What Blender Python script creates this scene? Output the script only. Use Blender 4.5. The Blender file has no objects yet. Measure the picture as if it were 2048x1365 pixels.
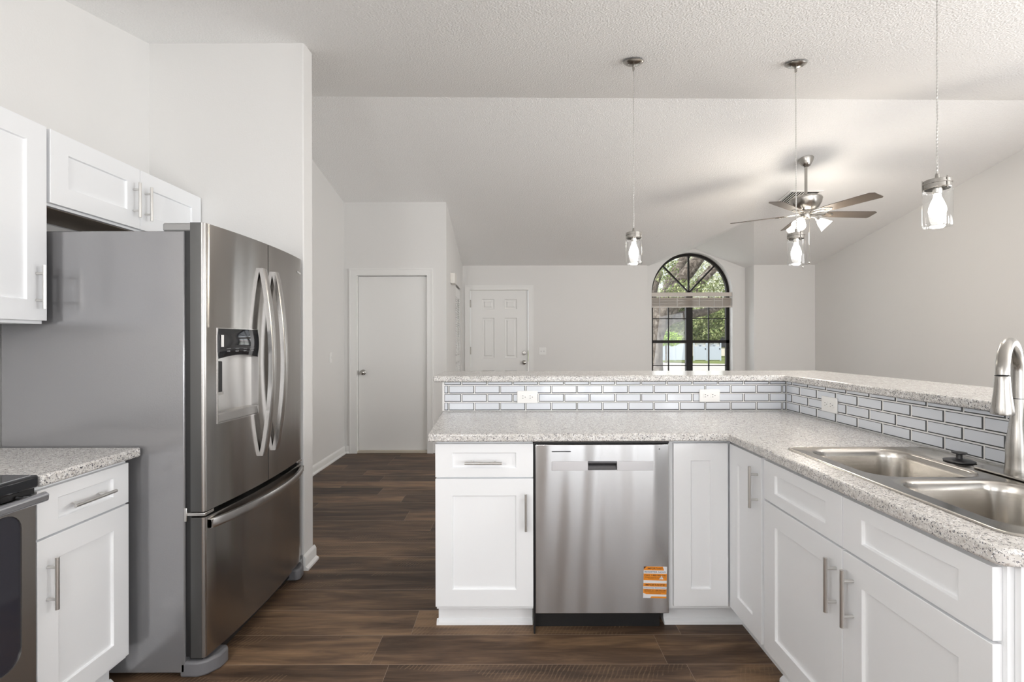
import bpy, bmesh, math, random
from mathutils import Vector, Matrix
PI = math.pi
S = bpy.context.scene
COL = S.collection

# ---------------------------------------------------------------- camera
cam_data = bpy.data.cameras.new('camera')
cam_data.sensor_fit = 'HORIZONTAL'
cam_data.sensor_width = 36.0
cam_data.lens = 17.0
cam_data.clip_start = 0.02
cam = bpy.data.objects.new('camera', cam_data)
COL.objects.link(cam)
cam.location = (0, 0, 1.327)
cam.rotation_euler = (PI / 2, math.radians(0.12), 0)
S.camera = cam
F = 967.1
H = 1.327

# ---------------------------------------------------------------- world, sun, exposure
S.view_settings.view_transform = 'Standard'
S.view_settings.look = 'None'
S.view_settings.gamma = 1.0
S.view_settings.exposure = 0.03
S.view_settings.use_curve_mapping = False
try:
    S.cycles.use_denoising = True
    S.cycles.max_bounces = 12
    S.cycles.diffuse_bounces = 7
    S.cycles.glossy_bounces = 5
    S.cycles.transparent_max_bounces = 16
    S.cycles.caustics_reflective = False
    S.cycles.caustics_refractive = False
    S.cycles.sample_clamp_indirect = 6.0
except Exception:
    pass
W = bpy.data.worlds.new('sky')
S.world = W
W.use_nodes = True
bg = W.node_tree.nodes['Background']
sky = W.node_tree.nodes.new('ShaderNodeTexSky')
sky.sky_type = 'HOSEK_WILKIE'
sky.sun_direction = (-0.4, -0.5, 0.75)
sky.turbidity = 4.0
mixw = W.node_tree.nodes.new('ShaderNodeMix'); mixw.data_type = 'RGBA'
mixw.inputs['Factor'].default_value = 0.6
mixw.inputs['B'].default_value = (1.0, 1.0, 1.0, 1)
W.node_tree.links.new(sky.outputs[0], mixw.inputs['A'])
W.node_tree.links.new(mixw.outputs['Result'], bg.inputs['Color'])
bg.inputs['Strength'].default_value = 1.6


def light(name, kind, loc, power, rot=(0, 0, 0), size=None, color=(1, 1, 1), radius=None):
    d = bpy.data.lights.new(name, kind)
    d.energy = power
    d.color = color
    if kind == 'AREA':
        d.shape = 'RECTANGLE'
        d.size, d.size_y = size
    if radius is not None:
        d.shadow_soft_size = radius
    o = bpy.data.objects.new(name, d)
    o.location = loc
    o.rotation_euler = rot
    COL.objects.link(o)
    return o


sun = light('sun', 'SUN', (0, 0, 20), 4.6, color=(1.0, 0.96, 0.9))
sun.rotation_euler = Vector((0.45, 0.5, -0.74)).to_track_quat('-Z', 'Y').to_euler()
sun.data.angle = 0.02
# daylight at the room's openings, plus fill lamps added where none is known
UP = math.radians(97)
light('added_fill_right', 'AREA', (4.86, 1.7, 1.15), 76, rot=(0, UP, 0), size=(2.0, 2.6), color=(0.96, 0.98, 1.0))  # added side fill, set at an unseen patio opening
light('daylight_back_door', 'AREA', (.88, -2.54, 1.08), 13, rot=(UP, 0, 0), size=(.72, 1.95), color=(0.96, 0.98, 1.0))
light('daylight_back_door', 'AREA', (1.68, -2.54, 1.08), 13, rot=(UP, 0, 0), size=(.72, 1.95), color=(0.96, 0.98, 1.0))
light('added_fill_back_right', 'AREA', (3.4, -2.54, 1.45), 70, rot=(UP, 0, 0), size=(1.5, 1.2), color=(0.96, 0.98, 1.0))  # added fill from behind, no window known there
light('added_fill_back_left', 'AREA', (-1.1, -2.54, 1.5), 12, rot=(PI / 2, 0, 0), size=(.9, 1.0), color=(0.96, 0.98, 1.0))  # weak fill added behind the kitchen, its window is assumed
light('daylight_front_window', 'AREA', (3.06, 8.42, 1.55), 13, rot=(-PI / 2, 0, 0), size=(1.2, 1.5), color=(0.96, 0.98, 1.0))
light('added_fill_kitchen', 'POINT', (-1.15, -0.45, 1.7), 58, color=(1.0, 0.98, 0.95), radius=.18)  # added point fill for cabinets and ceiling, stands for no known fixture
light('added_fill_dining', 'POINT', (3.2, 0.7, 1.75), 84, color=(1.0, 0.97, 0.93), radius=.18)  # unseen point lamp added to lift the ceiling and right wall



# ---------------------------------------------------------------- mesh helpers
class MB:
    def __init__(self):
        self.bm = bmesh.new()
        self.mi = 0

    def _f(self, vs):
        try:
            f = self.bm.faces.new(vs)
            f.material_index = self.mi
            return f
        except ValueError:
            return None

    def box(self, x0, x1, y0, y1, z0, z1):
        v = [self.bm.verts.new(p) for p in
             ((x0, y0, z0), (x1, y0, z0), (x1, y1, z0), (x0, y1, z0), (x0, y0, z1), (x1, y0, z1), (x1, y1, z1), (x0, y1, z1))]
        for q in ((0, 3, 2, 1), (4, 5, 6, 7), (0, 1, 5, 4), (1, 2, 6, 5), (2, 3, 7, 6), (3, 0, 4, 7)):
            self._f([v[i] for i in q])
        return self

    def prism(self, pts, a, b, axis='z'):
        """outline pts (2D) pushed from a to b along an axis. z: (x,y); x: (y,z); y: (x,z)"""
        def P(p, t):
            if axis == 'z': return (p[0], p[1], t)
            if axis == 'x': return (t, p[0], p[1])
            return (p[0], t, p[1])
        lo = [self.bm.verts.new(P(p, a)) for p in pts]
        hi = [self.bm.verts.new(P(p, b)) for p in pts]
        n = len(pts)
        self._f(lo[::-1]); self._f(hi)
        for i in range(n):
            j = (i + 1) % n
            self._f([lo[i], lo[j], hi[j], hi[i]])
        return self

    def quad(self, *ps):
        self._f([self.bm.verts.new(p) for p in ps])
        return self

    def lathe(self, prof, n=24, center=(0, 0, 0), mat=None, closed=False):
        rings = []
        for r, z in prof:
            ring = []
            if r < 1e-6:
                p = Vector((0, 0, z))
                if mat is not None: p = mat @ p
                ring = [self.bm.verts.new(p + Vector(center))]
            else:
                for k in range(n):
                    t = 2 * PI * k / n
                    p = Vector((r * math.cos(t), r * math.sin(t), z))
                    if mat is not None: p = mat @ p
                    ring.append(self.bm.verts.new(p + Vector(center)))
            rings.append(ring)
        prs = list(zip(rings, rings[1:]))
        if closed: prs.append((rings[-1], rings[0]))
        for A, B in prs:
            for k in range(n):
                k2 = (k + 1) % n
                if len(A) == 1 and len(B) == 1: continue
                if len(A) == 1: self._f([A[0], B[k], B[k2]])
                elif len(B) == 1: self._f([A[k], A[k2], B[0]])
                else: self._f([A[k], A[k2], B[k2], B[k]])
        return self

    def tube(self, pts, r, n=10, cap=True, flat=1.0):
        pts = [Vector(p) for p in pts]
        rs = r if isinstance(r, (list, tuple)) else [r] * len(pts)
        rings = []
        up = None
        for i, p in enumerate(pts):
            d = (pts[min(i + 1, len(pts) - 1)] - pts[max(i - 1, 0)]).normalized()
            if up is None:
                up = Vector((0, 0, 1)) if abs(d.z) < 0.9 else Vector((1, 0, 0))
            a = d.cross(up)
            if a.length < 1e-5: a = d.orthogonal()
            a.normalize()
            b = a.cross(d).normalized()
            up = b
            rings.append([self.bm.verts.new(p + (a * math.cos(2 * PI * k / n) + b * math.sin(2 * PI * k / n) * flat) * rs[i]) for k in range(n)])
        for A, B in zip(rings, rings[1:]):
            for k in range(n):
                self._f([A[k], A[(k + 1) % n], B[(k + 1) % n], B[k]])
        if cap:
            self._f(rings[0][::-1]); self._f(rings[-1])
        return self

    def sphere(self, c, r, nu=16, nv=10, sz=1.0):
        self.lathe([(r * math.sin(PI * i / nv), -r * sz * math.cos(PI * i / nv)) for i in range(nv + 1)], nu, c)
        return self

    def build(self, name, mats, parent=None, bevel=0.0, segs=2, loc=None, rot=None, sharp=35):
        bm = self.bm
        bmesh.ops.recalc_face_normals(bm, faces=bm.faces)
        for f in bm.faces: f.smooth = True
        lim = math.radians(sharp)
        for e in bm.edges:
            if len(e.link_faces) == 2:
                if e.calc_face_angle(0) > lim: e.smooth = False
            else: e.smooth = False
        me = bpy.data.meshes.new(name)
        bm.to_mesh(me); bm.free()
        if not isinstance(mats, (list, tuple)): mats = [mats]
        for m in mats: me.materials.append(m)
        o = bpy.data.objects.new(name, me)
        COL.objects.link(o)
        if parent is not None: o.parent = parent
        if loc is not None: o.location = loc
        if rot is not None: o.rotation_euler = rot
        if bevel > 0:
            b = o.modifiers.new('bevel', 'BEVEL')
            b.width = bevel; b.segments = segs; b.limit_method = 'ANGLE'; b.angle_limit = math.radians(40)
            b.harden_normals = False
        return o


def tag(o, label=None, cat=None, group=None, kind=None):
    if label: o['label'] = label
    if cat: o['category'] = cat
    if group: o['group'] = group
    if kind: o['kind'] = kind
    return o


def empty(name, loc=(0, 0, 0), rz=0.0, label=None, cat=None, group=None, kind=None):
    o = bpy.data.objects.new(name, None)
    o.empty_display_size = 0.1
    o.location = loc
    o.rotation_euler = (0, 0, rz)
    COL.objects.link(o)
    return tag(o, label, cat, group, kind)


def copy_tree(o, parent=None):
    c = o.copy(); COL.objects.link(c)
    c.parent = parent
    for ch in list(o.children): copy_tree(ch, c)
    return c


def struct(o):
    o['kind'] = 'structure'
    return o


def rrect(x0, x1, y0, y1, r, n=6):
    out = []
    for cx, cy, a in ((x1 - r, y0 + r, -PI / 2), (x1 - r, y1 - r, 0), (x0 + r, y1 - r, PI / 2), (x0 + r, y0 + r, PI)):
        for k in range(n + 1):
            t = a + PI / 2 * k / n
            out.append((cx + r * math.cos(t), cy + r * math.sin(t)))
    return out


# ---------------------------------------------------------------- materials
def newmat(name):
    m = bpy.data.materials.new(name)
    m.use_nodes = True
    nt = m.node_tree
    return m, nt, nt.nodes['Principled BSDF']


def N(nt, kind, **kw):
    n = nt.nodes.new(kind)
    for k, v in kw.items():
        if k in n.inputs: n.inputs[k].default_value = v
        else: setattr(n, k, v)
    return n


def pbr(name, col, rough=0.5, metal=0.0, bump=None, spec=None, coat=0.0, emit=None, estr=0.0, trans=0.0, vary=0.0):
    m, nt, b = newmat(name)
    b.inputs['Base Color'].default_value = (*col, 1)
    b.inputs['Roughness'].default_value = rough
    b.inputs['Metallic'].default_value = metal
    if spec is not None: b.inputs['Specular IOR Level'].default_value = spec
    if coat: b.inputs['Coat Weight'].default_value = coat; b.inputs['Coat Roughness'].default_value = 0.05
    if trans: b.inputs['Transmission Weight'].default_value = trans
    if emit is not None:
        b.inputs['Emission Color'].default_value = (*emit, 1)
        b.inputs['Emission Strength'].default_value = estr
    tc = N(nt, 'ShaderNodeTexCoord')
    if bump:
        sc, st = bump
        nz = N(nt, 'ShaderNodeTexNoise', Scale=sc, Detail=3.0)
        nt.links.new(tc.outputs['Object'], nz.inputs['Vector'])
        bp = N(nt, 'ShaderNodeBump', Strength=st, Distance=0.01)
        nt.links.new(nz.outputs['Fac'], bp.inputs['Height'])
        nt.links.new(bp.outputs[0], b.inputs['Normal'])
    if vary:
        nz2 = N(nt, 'ShaderNodeTexNoise', Scale=3.0, Detail=4.0)
        nt.links.new(tc.outputs['Object'], nz2.inputs['Vector'])
        mx = N(nt, 'ShaderNodeMix'); mx.data_type = 'RGBA'
        mx.inputs['A'].default_value = (*[c * (1 - vary) for c in col], 1)
        mx.inputs['B'].default_value = (*[min(1, c * (1 + vary)) for c in col], 1)
        nt.links.new(nz2.outputs['Fac'], mx.inputs['Factor'])
        nt.links.new(mx.outputs['Result'], b.inputs['Base Color'])
    return m


def brushed(name, col, rough=0.28, aniso=0.7, rot=0.0, scale=(1, 1, 260), bumps=0.02, wob=0.0, rvar=0.0):
    m, nt, b = newmat(name)
    b.inputs['Base Color'].default_value = (*col, 1)
    b.inputs['Metallic'].default_value = 1.0
    b.inputs['Roughness'].default_value = rough
    b.inputs['Anisotropic'].default_value = aniso
    b.inputs['Anisotropic Rotation'].default_value = rot
    tg = N(nt, 'ShaderNodeTangent', direction_type='RADIAL', axis='Z')
    nt.links.new(tg.outputs[0], b.inputs['Tangent'])
    tc = N(nt, 'ShaderNodeTexCoord')
    mp = N(nt, 'ShaderNodeMapping')
    mp.inputs['Scale'].default_value = scale
    nz = N(nt, 'ShaderNodeTexNoise', Scale=3.0, Detail=2.0)
    nt.links.new(tc.outputs['Object'], mp.inputs[0])
    nt.links.new(mp.outputs[0], nz.inputs['Vector'])
    bp = N(nt, 'ShaderNodeBump', Strength=bumps, Distance=0.002)
    nt.links.new(nz.outputs['Fac'], bp.inputs['Height'])
    last = bp
    if wob:
        nz2 = N(nt, 'ShaderNodeTexNoise', Scale=3.2, Detail=1.0)
        mp2 = N(nt, 'ShaderNodeMapping'); mp2.inputs['Scale'].default_value = (1.9, 1.9, 0.22)
        nt.links.new(tc.outputs['Object'], mp2.inputs[0]); nt.links.new(mp2.outputs[0], nz2.inputs['Vector'])
        bp2 = N(nt, 'ShaderNodeBump', Strength=wob, Distance=0.02)
        nt.links.new(nz2.outputs['Fac'], bp2.inputs['Height'])
        nt.links.new(bp.outputs[0], bp2.inputs['Normal'])
        last = bp2
    nt.links.new(last.outputs[0], b.inputs['Normal'])
    if rvar:
        mr = N(nt, 'ShaderNodeMapRange')
        mr.inputs['To Min'].default_value = rough - rvar; mr.inputs['To Max'].default_value = rough + rvar
        nt.links.new(nz.outputs['Fac'], mr.inputs['Value'])
        nt.links.new(mr.outputs[0], b.inputs['Roughness'])
    return m


def clear_glass(name, tint=(1, 1, 1), gloss=0.9, extra=0.0, rough=0.0):
    m = bpy.data.materials.new(name); m.use_nodes = True
    nt = m.node_tree; nt.nodes.clear()
    out = N(nt, 'ShaderNodeOutputMaterial')
    tr = N(nt, 'ShaderNodeBsdfTransparent'); tr.inputs[0].default_value = (*tint, 1)
    gl = N(nt, 'ShaderNodeBsdfGlossy'); gl.inputs['Roughness'].default_value = rough
    lw = N(nt, 'ShaderNodeLayerWeight', Blend=0.5)
    fr = N(nt, 'ShaderNodeMath', operation='POWER'); fr.inputs[1].default_value = 4.0
    nt.links.new(lw.outputs['Facing'], fr.inputs[0])
    ad = N(nt, 'ShaderNodeMath', operation='MULTIPLY_ADD'); ad.inputs[1].default_value = gloss; ad.inputs[2].default_value = extra
    ad.use_clamp = True
    mx = N(nt, 'ShaderNodeMixShader')
    nt.links.new(fr.outputs[0], ad.inputs[0]); nt.links.new(ad.outputs[0], mx.inputs[0])
    nt.links.new(tr.outputs[0], mx.inputs[1]); nt.links.new(gl.outputs[0], mx.inputs[2])
    nt.links.new(mx.outputs[0], out.inputs[0])
    return m


def emitter(name, col, st):
    m = bpy.data.materials.new(name); m.use_nodes = True
    nt = m.node_tree; nt.nodes.clear()
    out = N(nt, 'ShaderNodeOutputMaterial')
    e = N(nt, 'ShaderNodeEmission', Strength=st); e.inputs[0].default_value = (*col, 1)
    nt.links.new(e.outputs[0], out.inputs[0])
    return m


def ramp(nt, stops):
    r = N(nt, 'ShaderNodeValToRGB')
    e = r.color_ramp.elements
    while len(e) < len(stops): e.new(0.5)
    for k, (p, c) in enumerate(stops):
        e[k].position = p; e[k].color = (*c, 1) if len(c) == 3 else c
    return r


def granite():
    m, nt, b = newmat('speckled_granite')
    tc = N(nt, 'ShaderNodeTexCoord')
    wz = N(nt, 'ShaderNodeTexNoise', Scale=260.0, Detail=2.0)
    nt.links.new(tc.outputs['Object'], wz.inputs['Vector'])
    base = N(nt, 'ShaderNodeTexNoise', Scale=60.0, Detail=4.0)
    nt.links.new(tc.outputs['Object'], base.inputs['Vector'])
    rb = ramp(nt, [(0.35, (0.58, 0.56, 0.535)), (0.65, (0.74, 0.725, 0.705))])
    nt.links.new(base.outputs['Fac'], rb.inputs[0])
    col = rb.outputs[0]
    for sc, thr, keep, c in ((150, 0.40, 0.62, (0.46, 0.42, 0.39)), (210, 0.36, 0.62, (0.30, 0.29, 0.29)),
                             (215, 0.38, 0.60, (0.06, 0.065, 0.09)), (130, 0.30, 0.80, (0.05, 0.05, 0.06)), (150, 0.38, 0.78, (0.9, 0.9, 0.9))):
        vo = N(nt, 'ShaderNodeTexVoronoi', Scale=float(sc))
        vo.inputs['Randomness'].default_value = 1.0
        mp = N(nt, 'ShaderNodeMapping'); mp.inputs['Location'].default_value = (sc * 0.013, sc * 0.007, sc * 0.011)
        wa = N(nt, 'ShaderNodeMix'); wa.data_type = 'RGBA'; wa.blend_type = 'LINEAR_LIGHT'; wa.inputs['Factor'].default_value = 0.006
        nt.links.new(tc.outputs['Object'], wa.inputs['A']); nt.links.new(wz.outputs['Color'], wa.inputs['B'])
        nt.links.new(wa.outputs['Result'], mp.inputs[0]); nt.links.new(mp.outputs[0], vo.inputs['Vector'])
        a = N(nt, 'ShaderNodeMath', operation='LESS_THAN'); a.inputs[1].default_value = thr
        nt.links.new(vo.outputs['Distance'], a.inputs[0])
        sp = N(nt, 'ShaderNodeSeparateColor'); nt.links.new(vo.outputs['Color'], sp.inputs[0])
        g = N(nt, 'ShaderNodeMath', operation='GREATER_THAN'); g.inputs[1].default_value = keep
        nt.links.new(sp.outputs[0], g.inputs[0])
        mu = N(nt, 'ShaderNodeMath', operation='MULTIPLY')
        nt.links.new(a.outputs[0], mu.inputs[0]); nt.links.new(g.outputs[0], mu.inputs[1])
        mx = N(nt, 'ShaderNodeMix'); mx.data_type = 'RGBA'
        mx.inputs['B'].default_value = (*c, 1)
        nt.links.new(mu.outputs[0], mx.inputs['Factor']); nt.links.new(col, mx.inputs['A'])
        col = mx.outputs['Result']
    nt.links.new(col, b.inputs['Base Color'])
    b.inputs['Roughness'].default_value = 0.22
    return m


def wood_floor():
    m, nt, b = newmat('dark_plank_floor')
    L = nt.links
    tc = N(nt, 'ShaderNodeTexCoord')
    sx = N(nt, 'ShaderNodeSeparateXYZ'); L.new(tc.outputs['Object'], sx.inputs[0])
    def M(op, a, bb=None, c=None):
        n = N(nt, 'ShaderNodeMath', operation=op)
        for i, v in enumerate((a, bb, c)):
            if v is None: continue
            if isinstance(v, (int, float)): n.inputs[i].default_value = v
            else: L.new(v, n.inputs[i])
        return n.outputs[0]
    PW, PL = 0.1995, 1.22
    ry = M('DIVIDE', M('SUBTRACT', sx.outputs[1], 1.981), PW)
    row = M('FLOOR', ry)
    fy = M('FRACT', ry)
    wn = N(nt, 'ShaderNodeTexWhiteNoise', noise_dimensions='1D'); L.new(row, wn.inputs['W'])
    rx = M('DIVIDE', M('ADD', sx.outputs[0], M('MULTIPLY', wn.outputs['Value'], 3.1)), PL)
    colm = M('FLOOR', rx)
    fx = M('FRACT', rx)
    cb = N(nt, 'ShaderNodeCombineXYZ'); L.new(row, cb.inputs[0]); L.new(colm, cb.inputs[1])
    w2 = N(nt, 'ShaderNodeTexWhiteNoise', noise_dimensions='2D'); L.new(cb.outputs[0], w2.inputs['Vector'])
    sc = N(nt, 'ShaderNodeSeparateColor'); L.new(w2.outputs['Color'], sc.inputs[0])
    # grain coordinates, shifted per plank
    gx = M('ADD', sx.outputs[0], M('MULTIPLY', sc.outputs[0], 37.0))
    gy = M('ADD', sx.outputs[1], M('MULTIPLY', sc.outputs[1], 11.0))
    gc = N(nt, 'ShaderNodeCombineXYZ'); L.new(gx, gc.inputs[0]); L.new(gy, gc.inputs[1])
    def noise(scx, scy, detail, dist=0.0, rough=0.55):
        mp = N(nt, 'ShaderNodeMapping'); mp.inputs['Scale'].default_value = (scx, scy, 1)
        L.new(gc.outputs[0], mp.inputs[0])
        n = N(nt, 'ShaderNodeTexNoise', Scale=1.0, Detail=detail, Distortion=dist, Roughness=rough)
        L.new(mp.outputs[0], n.inputs['Vector'])
        return n.outputs['Fac']
    g1 = noise(1.9, 15, 6, 0.6, 0.6)
    g2 = noise(7, 110, 4, 0.2)
    g3 = noise(1.3, 6.5, 3, 0.4)
    mixf = M('ADD', M('MULTIPLY', g1, 0.55), M('ADD', M('MULTIPLY', g2, 0.18), M('MULTIPLY', g3, 0.42)))
    mixf = M('ADD', mixf, M('MULTIPLY', M('SUBTRACT', sc.outputs[2], 0.5), 0.20))
    rp = ramp(nt, [(0.38, (0.026, 0.016, 0.011)), (0.52, (0.070, 0.043, 0.028)), (0.62, (0.135, 0.083, 0.052)), (0.76, (0.30, 0.19, 0.11))])
    L.new(mixf, rp.inputs[0])
    # grey cast in patches
    gr = N(nt, 'ShaderNodeMix'); gr.data_type = 'RGBA'
    L.new(rp.outputs[0], gr.inputs['A'])
    gr.inputs['B'].default_value = (0.085, 0.072, 0.066, 1)
    L.new(M('MULTIPLY', M('SUBTRACT', noise(1.7, 9, 2), 0.35), 0.3), gr.inputs['Factor'])
    # saw marks: fine light strokes across some planks
    wv = N(nt, 'ShaderNodeTexWave', wave_type='BANDS', bands_direction='X', Scale=19.0, Distortion=3.5, Detail=3.0)
    mpw = N(nt, 'ShaderNodeMapping'); mpw.inputs['Rotation'].default_value = (0, 0, 0.45)
    L.new(gc.outputs[0], mpw.inputs[0]); L.new(mpw.outputs[0], wv.inputs['Vector'])
    strokes = M('GREATER_THAN', wv.outputs['Fac'], 0.80)
    patch = M('MULTIPLY', M('GREATER_THAN', noise(1.6, 5, 3, 0.5), 0.53), M('GREATER_THAN', sc.outputs[1], 0.45))
    saw = M('MULTIPLY', M('MULTIPLY', strokes, patch), M('MULTIPLY', M('SUBTRACT', noise(9, 30, 3), 0.3), 1.3))
    sm = N(nt, 'ShaderNodeMix'); sm.data_type = 'RGBA'
    sm.inputs['B'].default_value = (0.30, 0.20, 0.12, 1)
    L.new(saw, sm.inputs['Factor']); L.new(gr.outputs['Result'], sm.inputs['A'])
    # seams
    s1 = M('LESS_THAN', fy, 0.016); s2 = M('LESS_THAN', fx, 0.0016)
    seam = M('MAXIMUM', s1, s2)
    fm = N(nt, 'ShaderNodeMix'); fm.data_type = 'RGBA'
    L.new(M('MULTIPLY', seam, 0.85), fm.inputs['Factor']); L.new(sm.outputs['Result'], fm.inputs['A'])
    fm.inputs['B'].default_value = (0.32, 0.24, 0.18, 1)
    L.new(fm.outputs['Result'], b.inputs['Base Color'])
    rr = M('ADD', 0.36, M('MULTIPLY', g2, 0.22)); L.new(rr, b.inputs['Roughness'])
    bp = N(nt, 'ShaderNodeBump', Strength=0.25, Distance=0.002); L.new(g2, bp.inputs['Height'])
    L.new(bp.outputs[0], b.inputs['Normal'])
    b.inputs['Specular IOR Level'].default_value = 0.3
    return m


def knockdown():
    m, nt, b = newmat('textured_ceiling_paint')
    b.inputs['Base Color'].default_value = (0.92, 0.92, 0.915, 1)
    b.inputs['Roughness'].default_value = 0.85
    tc = N(nt, 'ShaderNodeTexCoord')
    a = N(nt, 'ShaderNodeTexNoise', Scale=70.0, Detail=3.0)
    v = N(nt, 'ShaderNodeTexVoronoi', Scale=95.0)
    ad = N(nt, 'ShaderNodeMath', operation='ADD')
    nt.links.new(tc.outputs['Object'], a.inputs['Vector']); nt.links.new(tc.outputs['Object'], v.inputs['Vector'])
    nt.links.new(a.outputs['Fac'], ad.inputs[0]); nt.links.new(v.outputs['Distance'], ad.inputs[1])
    bp = N(nt, 'ShaderNodeBump', Strength=0.5, Distance=0.006)
    nt.links.new(ad.outputs[0], bp.inputs['Height']); nt.links.new(bp.outputs[0], b.inputs['Normal'])
    return m


def bark():
    m, nt, b = newmat('oak_bark')
    tc = N(nt, 'ShaderNodeTexCoord')
    n1 = N(nt, 'ShaderNodeTexNoise', Scale=9.0, Detail=8.0, Distortion=0.8)
    nt.links.new(tc.outputs['Object'], n1.inputs['Vector'])
    r = ramp(nt, [(0.35, (0.045, 0.035, 0.028)), (0.55, (0.15, 0.125, 0.105)), (0.75, (0.34, 0.31, 0.28))])
    nt.links.new(n1.outputs['Fac'], r.inputs[0]); nt.links.new(r.outputs[0], b.inputs['Base Color'])
    bp = N(nt, 'ShaderNodeBump', Strength=0.5, Distance=0.06)
    nt.links.new(n1.outputs['Fac'], bp.inputs['Height']); nt.links.new(bp.outputs[0], b.inputs['Normal'])
    b.inputs['Roughness'].default_value = 0.9
    return m


def leafmat(name, a, c):
    m, nt, b = newmat(name)
    gi = N(nt, 'ShaderNodeNewGeometry')
    mx = N(nt, 'ShaderNodeMix'); mx.data_type = 'RGBA'
    mx.inputs['A'].default_value = (*a, 1); mx.inputs['B'].default_value = (*c, 1)
    nt.links.new(gi.outputs['Random Per Island'], mx.inputs['Factor'])
    nt.links.new(mx.outputs['Result'], b.inputs['Base Color'])
    b.inputs['Roughness'].default_value = 0.6
    return m


def ground(name, a, c, sc):
    m, nt, b = newmat(name)
    tc = N(nt, 'ShaderNodeTexCoord')
    n1 = N(nt, 'ShaderNodeTexNoise', Scale=sc, Detail=6.0)
    nt.links.new(tc.outputs['Object'], n1.inputs['Vector'])
    r = ramp(nt, [(0.35, a), (0.65, c)])
    nt.links.new(n1.outputs['Fac'], r.inputs[0]); nt.links.new(r.outputs[0], b.inputs['Base Color'])
    b.inputs['Roughness'].default_value = 0.95
    return m


M_WALL = pbr('wall_paint', (0.765, 0.76, 0.75), 0.6, bump=(120, 0.06))
M_CEIL = knockdown()
M_TRIM = pbr('trim_paint', (0.83, 0.83, 0.82), 0.35)
M_CAB = pbr('cabinet_paint', (0.865, 0.88, 0.90), 0.32)
M_CABIN = pbr('cabinet_interior', (0.30, 0.24, 0.19), 0.6)
M_GRAN = granite()
M_FLOOR = wood_floor()
M_NICK = brushed('brushed_nickel', (0.44, 0.425, 0.40), 0.27, 0.3)
M_PULL = brushed('cabinet_pull_nickel', (0.70, 0.69, 0.67), 0.34, 0.2)
M_STEEL_F = brushed('fridge_steel', (0.42, 0.405, 0.39), 0.20, 0.85, 0.25, bumps=.004, wob=0.35)
M_STEEL_H = brushed('handle_steel', (0.62, 0.61, 0.60), 0.26, 0.5, 0.25)
M_STEEL_D = brushed('dishwasher_steel', (0.65, 0.655, 0.665), 0.25, 0.85, 0.25, bumps=.004, wob=0.8)
M_STEEL_S = brushed('sink_steel', (0.52, 0.495, 0.46), 0.22, 0.5, rvar=0.04)
M_FSIDE = pbr('fridge_side_grey', (0.30, 0.30, 0.31), 0.16, 0.5, bump=(160, 0.03))
M_FTRIM = pbr('fridge_trim_grey', (0.30, 0.30, 0.30), 0.4, 0.4)
M_EDGE = pbr('door_edge_grey', (0.10, 0.10, 0.10), 0.35, 0.5)
M_BLACK = pbr('black_plastic', (0.015, 0.015, 0.016), 0.4)
M_BLACKG = pbr('black_glass', (0.012, 0.013, 0.016), 0.04, coat=0.5)
M_OVENG = pbr('oven_glass', (0.03, 0.03, 0.04), 0.05, coat=0.4)
M_DARK = pbr('recess_shade', (0.02, 0.018, 0.016), 0.7)  # near-black colour standing in for shade inside recesses
M_WHITEP = pbr('white_plastic', (0.86, 0.86, 0.85), 0.3)
M_GREYP = pbr('grey_plastic', (0.55, 0.56, 0.58), 0.35)
M_TILE = pbr('glass_tile', (0.70, 0.735, 0.79), 0.08, coat=0.6, vary=0.03)
M_TEDGE = pbr('tile_edge', (0.07, 0.075, 0.08), 0.35)
M_GROUT = pbr('grout', (0.85, 0.85, 0.84), 0.8)
M_GLASS = clear_glass('window_glass', (0.97, 0.98, 0.98), 0.5, 0.03)
M_PGLASS = clear_glass('pendant_glass', (0.98, 0.985, 0.985), 0.75, 0.09, 0.0)
M_WFRAME = pbr('bronze_window_frame', (0.009, 0.007, 0.006), 0.5, spec=0.25)
M_BLIND = pbr('blind_slat', (0.62, 0.57, 0.52), 0.5, trans=0.0)
M_BULB = emitter('pendant_bulb', (1.0, 0.98, 0.93), 9.0)
M_FANB = emitter('fan_shade_glow', (1.0, 0.93, 0.82), 4.5)
M_BLADE = pbr('fan_blade_wood', (0.12, 0.098, 0.08), 0.35, vary=0.25)
M_ORANGE = pbr('sticker_orange', (0.85, 0.30, 0.03), 0.45)
M_STW = pbr('sticker_white', (0.85, 0.85, 0.87), 0.45)
M_INK = pbr('sticker_ink', (0.10, 0.035, 0.02), 0.5)
M_INKB = pbr('sticker_blue_ink', (0.16, 0.2, 0.3), 0.5)
M_CORD = pbr('silver_cord', (0.55, 0.54, 0.52), 0.3, 0.4)
M_BRASS = pbr('hinge_metal', (0.45, 0.43, 0.40), 0.3, 1.0)

# ---------------------------------------------------------------- room shell
YF, CW = 7.905, 2.5617          # far wall, ceiling height there
SL = 0.19                       # slope of the living-side ceiling
XR = 4.954
XK = -2.105                     # kitchen left wall
XH = -1.99                      # hall left wall
YH = 5.73                       # hall door wall
def zl(y): return 2.975 - SL * (y - YH)
def yr(x): return 3.927 + (x + 1.62) * 0.0107
ZF = 2.44
RA, RB = (-2.3, yr(-2.3)), (XR + .15, yr(XR + .15))
KS = 0.232
def zk(x, y):
    return zl(yr(x)) + KS * (y - yr(x))

b = MB(); b.box(-2.4, 5.2, -2.8, 8.6, -0.12, 0.0)
struct(b.build('floor', M_FLOOR))

b = MB()
T = 0.12
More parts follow.
